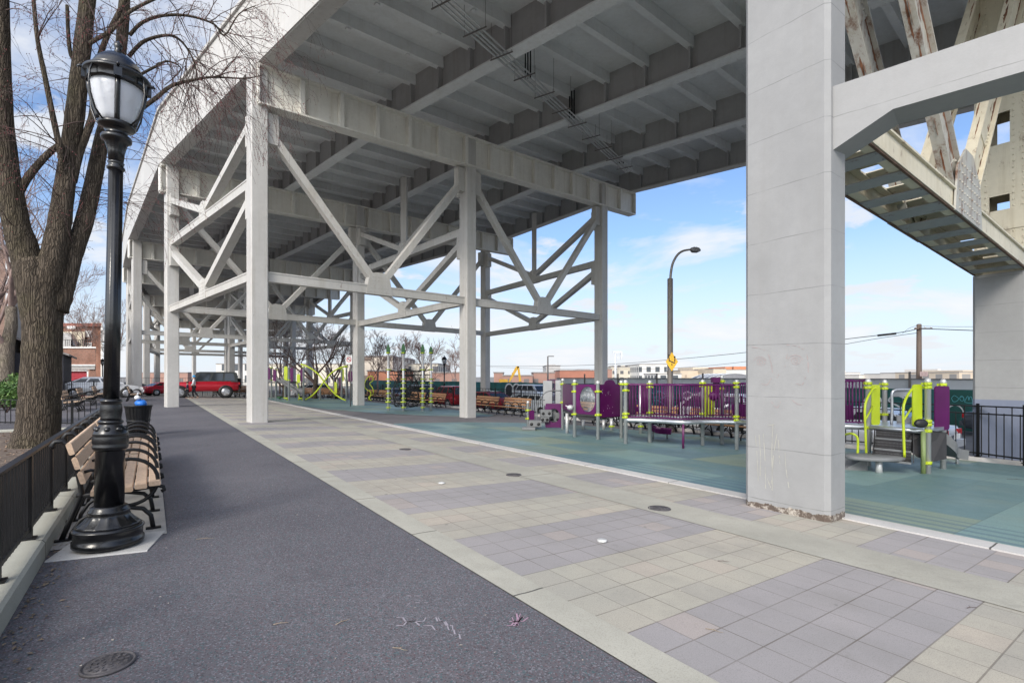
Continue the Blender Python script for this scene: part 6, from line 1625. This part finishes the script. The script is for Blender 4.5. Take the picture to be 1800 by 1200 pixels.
# excavator behind the hoarding
b = P(905,690,72); base = V((b.x,b.y,-1.6)); t = thing('excavator','yellow excavator with its arm raised above the green hoarding','excavator',base)
e_ = lambda px, py: P(px,py,72)-base
m = MB(); m.prism([e_(893,672),e_(896,672),e_(911,647),e_(913,643.5),e_(908,643),e_(905,647)],V((0,.5,0))); m.build('boom', EXCAV, t)
m = MB(); m.prism([e_(909,643.5),e_(912.5,643.5),e_(916.5,670),e_(912.5,671)],V((0,.45,0))); m.tube([e_(900,661)+V((0,.2,.3)),e_(909,647)+V((0,.2,.0))],.09,8); m.build('stick', EXCAV, t)
m = MB(); m.prism([e_(911,671),e_(917,670),e_(918,678),e_(913,681)],V((0,.9,0))); m.build('bucket', POLE_G, t)
m = MB(); m.box((-1.9,.3,1.3),(2.6,2.4,1.2)); m.box((-1.6,-.4,2.1),(1.2,1.1,1.2)); m.build('cab', EXCAV, t)
m = MB()
for y in (-.8,1.3): m.bar((-3.4,y,.4),(-.4,y,.4),.5,.8,bev=.2)
m.build('tracks', BLK, t)

# ---------------------------------------------------------------- buildings at the left
BRK = m_brick('garage_brick',(0.34,0.15,0.095)); BRK2 = m_brick('upper_brick',(0.40,0.16,0.09)); PINK = m_brick('pink_brick',(0.46,0.28,0.21))
def lb(px, py, D): return P(px,py,D)
D = 46; a, b = P(30,HZ,D), P(168,HZ,D); base = V(((a.x+b.x)/2, D, gz((a.x+b.x)/2,D)-.3))
t = thing('brick_garage','small red brick garage with red roll door and white band left of the lamp post','garage',base); w = b.x-a.x
zz = lambda y: HC-(y-HZ)/F*D-base.z; xx = lambda px: (px-900)/F*D-base.x
def slab(name, mat, px0, px1, y0, y1, dy0, dy1, par=None):
    x0, x1, za, zb_ = xx(px0)-.82*dy0, xx(px1)-.82*dy0, min(zz(y0),zz(y1)), max(zz(y0),zz(y1))
    m = MB(); m.prism([(x0,dy0,za),(x1,dy0,za),(x1,dy0,zb_),(x0,dy0,zb_)], V((-.82*(dy1-dy0),dy1-dy0,0))); return m.build(name, mat, par or t)
slab('wall', BRK, 30, 168, 612, 641, 0, 8); slab('pier', BRK, 157.5, 168, 641, 705, 0, 8); slab('wall', BRK, 30, 52, 641, 705, 0, 8)
slab('parapet_coping', WHITE, 29, 168.6, 609.5, 611.9, -.1, 8.1); slab('white_band', WHITE, 29, 167.4, 640.5, 643, -.25, -.01); slab('lintel', GRY, 30, 167, 643.1, 649, -.15, -.02)
dr = slab('roll_door', REDD, 52.2, 152.5, 652.2, 705, .25, .4)
m = MB()
for k in range(11): z = zz(703-k*4.7); m.box(((xx(52.2)+xx(152.5))/2,.245,z),(xx(152.3)-xx(52.4),.015,.03))
m.build('slats', REDD, dr)
slab('door_frame', WHITE, 152.6, 155.5, 651, 705, -.03, .2); slab('door_frame', WHITE, 52, 155.5, 649.5, 651.9, -.03, .2)
m = MB()
for k in range(14): m.box((xx(108+k*3.4),.4,zz(606)+.2),(.03,.03,.55))
m.box((xx(130),.4,zz(606)+.48),(xx(155)-xx(105),.04,.04)); m.build('roof_railing', IRONM, t)
D = 60; a, b = P(20,HZ,D), P(178,HZ,D); base = V(((a.x+b.x)/2, D, -1.0)); t = thing('brick_house','taller orange brick house with a cream wall behind the red door garage','house',base)
slab('wall', BRK2, 20, 177, 572, 700, 0, 9); slab('cornice', M('red_cornice',(0.30,0.10,0.07),0.7), 19, 178, 568.5, 574, -.4, .0)
slab('cream_wall', M('cream_render',(0.62,0.55,0.42),0.8), 60, 149, 583, 612, -.35, -.02); slab('white_window', WHITE, 149, 161, 581, 592, -.1, -.01); slab('white_window', WHITE, 149, 161, 602, 611, -.1, -.01); slab('white_window', WHITE, 118, 133, 573.5, 578.5, -.45, -.41)
m = MB(); m.bar((xx(106),-.6,zz(584)),(xx(144),-.6,zz(606)),.15,.6,up=(0,0,1)); m.build('stair', M('dark_stair',(0.08,0.08,0.10),0.7), t)
slab('grey_wall', GRY, 104, 126, 586, 612, -.8, -.4)
D = 90; a, b = P(120,HZ,D), P(184,HZ,D); base = V(((a.x+b.x)/2, D, -1.6)); t = thing('pale_block','pale block rising behind the orange brick house by the lamp post','building',base)
slab('wall', PLN, 158, 180, 567, 700, 0, 9); slab('roof_plant', GRY, 176, 184, 580, 600, -.5, 3); slab('wall', PLN, 120, 158, 580, 700, .2, 9)
D = 30; c = P(14,HZ,D); t = thing('pink_brick_house','pink brick house with a grey side wall at the left edge behind the trees','house',V((c.x,D,-.3)),R(38))
zz = lambda y: HC-(y-HZ)/F*D+.3
def blk(name, mat, x0, x1, y0, y1, z0, z1):
    m = MB(); m.box(((x0+x1)/2,(y0+y1)/2,(z0+z1)/2),(x1-x0,y1-y0,z1-z0)); return m.build(name, mat, t)
blk('wall', PINK, -14, 0, 0, 9, 0, 9.2); blk('quoin', WHITE, -.10, .10, -.03, .25, 0, 9.2); blk('side_wall', M('pale_grey_render',(0.42,0.42,0.43),0.8,0,.1,1.5), .004, .12, .26, 9.02, 0, 8.8); blk('cornice', ROOFM, -14.2, .3, -.3, 9.2, 9.21, 9.5)
for x in (-3.4,-6.6,-9.8):
    for z in (1.0,4.2): w_ = blk('window', GLASS, x, x+1.3, -.02, .1, z, z+1.9)
blk('lean_to', M('dark_boarding',(0.045,0.045,0.055),0.8), .13, 2.4, 1.0, 8.5, 0, 3.2)
m = MB(); m.prism([(.13,.8,4.2),(2.7,.8,3.2),(2.7,.8,3.08),(.13,.8,4.08)],V((0,8,0))); m.build('roof', ROOFM, t)
m = MB(); m.tube([(1.2,1.4,3.4),(1.2,1.4,5.0)],.11,8); m.build('flue', BLK, t)
# ---------------------------------------------------------------- sky, sun, camera
SUN_EL, SUN_AZ = R(32), R(-158)      # azimuth measured from +Y towards +X
w = bpy.data.worlds.new('World'); scene.world = w; w.use_nodes = True
nt = w.node_tree; bg = nt.nodes['Background']
def wn(t, **k):
    n = nt.nodes.new(t)
    for a, b in k.items(): setattr(n, a, b)
    return n
sky = wn('ShaderNodeTexSky'); sky.sky_type = 'NISHITA'; sky.sun_disc = False; sky.sun_elevation = SUN_EL; sky.sun_rotation = SUN_AZ
sky.air_density = 1.0; sky.dust_density = 0.6; sky.ozone_density = 2.5
tc = wn('ShaderNodeTexCoord'); sep = wn('ShaderNodeSeparateXYZ'); nt.links.new(tc.outputs['Generated'], sep.inputs[0])
def mth(op, a, b=0.0):
    n = wn('ShaderNodeMath', operation=op)
    for i, v in enumerate((a, b)):
        if isinstance(v, bpy.types.NodeSocket): nt.links.new(v, n.inputs[i])
        else: n.inputs[i].default_value = v
    return n.outputs[0]
def rmp(f, st):
    n = wn('ShaderNodeValToRGB'); e = n.color_ramp.elements
    while len(e) < len(st): e.new(.5)
    for i, (p, c) in enumerate(st): e[i].position = p; e[i].color = (c,c,c,1) if not hasattr(c,'__len__') else (*c,1)
    nt.links.new(f, n.inputs[0]); return n.outputs[0]
zc = mth('MAXIMUM', sep.outputs[2], 0.0)
den = mth('ADD', zc, 0.16)
cx, cy = mth('DIVIDE', sep.outputs[0], den), mth('DIVIDE', sep.outputs[1], den)
cb = wn('ShaderNodeCombineXYZ'); nt.links.new(cx, cb.inputs[0]); nt.links.new(cy, cb.inputs[1]); cb.inputs[2].default_value = CLOUD_SEED
n1_ = wn('ShaderNodeTexNoise'); n1_.inputs['Scale'].default_value = 0.85; n1_.inputs['Detail'].default_value = 8; n1_.inputs['Roughness'].default_value = .58
n1_.inputs['Distortion'].default_value = 0.35
nt.links.new(cb.outputs[0], n1_.inputs['Vector'])
n2_ = wn('ShaderNodeTexNoise'); n2_.inputs['Scale'].default_value = 2.3; n2_.inputs['Detail'].default_value = 7; n2_.inputs['Roughness'].default_value = .55
cb2 = wn('ShaderNodeCombineXYZ'); nt.links.new(cx, cb2.inputs[0]); nt.links.new(mth('MULTIPLY', cy, 1.0), cb2.inputs[1]); cb2.inputs[2].default_value = 7.7
nt.links.new(cb2.outputs[0], n2_.inputs['Vector'])
cl = mth('MAXIMUM', rmp(n1_.outputs[0], [(0.50, 0.0), (0.60, 0.8), (0.70, 1.0)]), rmp(n2_.outputs[0], [(0.575, 0.0), (0.63, 0.8), (0.70, 0.95)]))
haze = rmp(zc, [(0.0, 0.97), (0.10, 0.74), (0.26, 0.20), (0.5, 0.03)])
mx = wn('ShaderNodeMix', data_type='RGBA'); nt.links.new(cl, mx.inputs[0]); 
# deepen the blue of the clear parts, then veil and clouds
dp = wn('ShaderNodeMix', data_type='RGBA', blend_type='MULTIPLY'); dp.inputs[0].default_value = 1.0
nt.links.new(sky.outputs[0], dp.inputs[6]); dp.inputs[7].default_value = (0.80, 1.05, 1.32, 1)
hz = wn('ShaderNodeMix', data_type='RGBA'); nt.links.new(haze, hz.inputs[0]); nt.links.new(dp.outputs[2], hz.inputs[6]); hz.inputs[7].default_value = (*HAZE_COL, 1)
nt.links.new(hz.outputs[2], mx.inputs[6])
sh = rmp(n1_.outputs[0], [(0.5, CLOUD_LO), (0.8, CLOUD_HI)])
nt.links.new(sh, mx.inputs[7])
# unseen glow added round the sun behind the viewer, to fill shaded faces
sdv = (math.sin(SUN_AZ)*math.cos(SUN_EL), math.cos(SUN_AZ)*math.cos(SUN_EL), math.sin(SUN_EL))
dt = wn('ShaderNodeVectorMath', operation='DOT_PRODUCT'); nt.links.new(tc.outputs['Generated'], dt.inputs[0]); dt.inputs[1].default_value = sdv
gl = mth('POWER', mth('MAXIMUM', dt.outputs['Value'], 0.0), 2.5)
gm = wn('ShaderNodeMix', data_type='RGBA', blend_type='ADD'); gm.inputs[0].default_value = 1.0
gc = wn('ShaderNodeMix', data_type='RGBA'); nt.links.new(gl, gc.inputs[0]); gc.inputs[6].default_value = (0,0,0,1); gc.inputs[7].default_value = (*GLOW, 1)
nt.links.new(mx.outputs[2], gm.inputs[6]); nt.links.new(gc.outputs[2], gm.inputs[7])
nt.links.new(gm.outputs[2], bg.inputs['Color']); bg.inputs['Strength'].default_value = SKY_STR
sl = bpy.data.lights.new('sun', 'SUN'); sl.energy = SUN_STR; sl.angle = R(18); sl.color = (1.0, 0.93, 0.83)
so = bpy.data.objects.new('sun', sl); COL.objects.link(so)
sd_ = V((math.sin(SUN_AZ)*math.cos(SUN_EL), math.cos(SUN_AZ)*math.cos(SUN_EL), math.sin(SUN_EL)))
so.rotation_euler = (-sd_).to_track_quat('-Z', 'Y').to_euler(); so.location = sd_*60
cd = bpy.data.cameras.new('camera'); co = bpy.data.objects.new('camera', cd); COL.objects.link(co)
co.location = (0, 0, HC); co.rotation_euler = (R(90), 0, 0)
cd.sensor_width = 36; cd.lens = F/1800*36; cd.shift_y = (HZ-600)/1800; cd.clip_end = 8000; cd.clip_start = 0.05
scene.camera = co
vs = scene.view_settings; vs.view_transform = 'Standard'; vs.look = 'None'; vs.exposure = EXPO; vs.gamma = 1.0
scene.render.engine = 'CYCLES'; scene.cycles.max_bounces = 8; scene.cycles.diffuse_bounces = 5
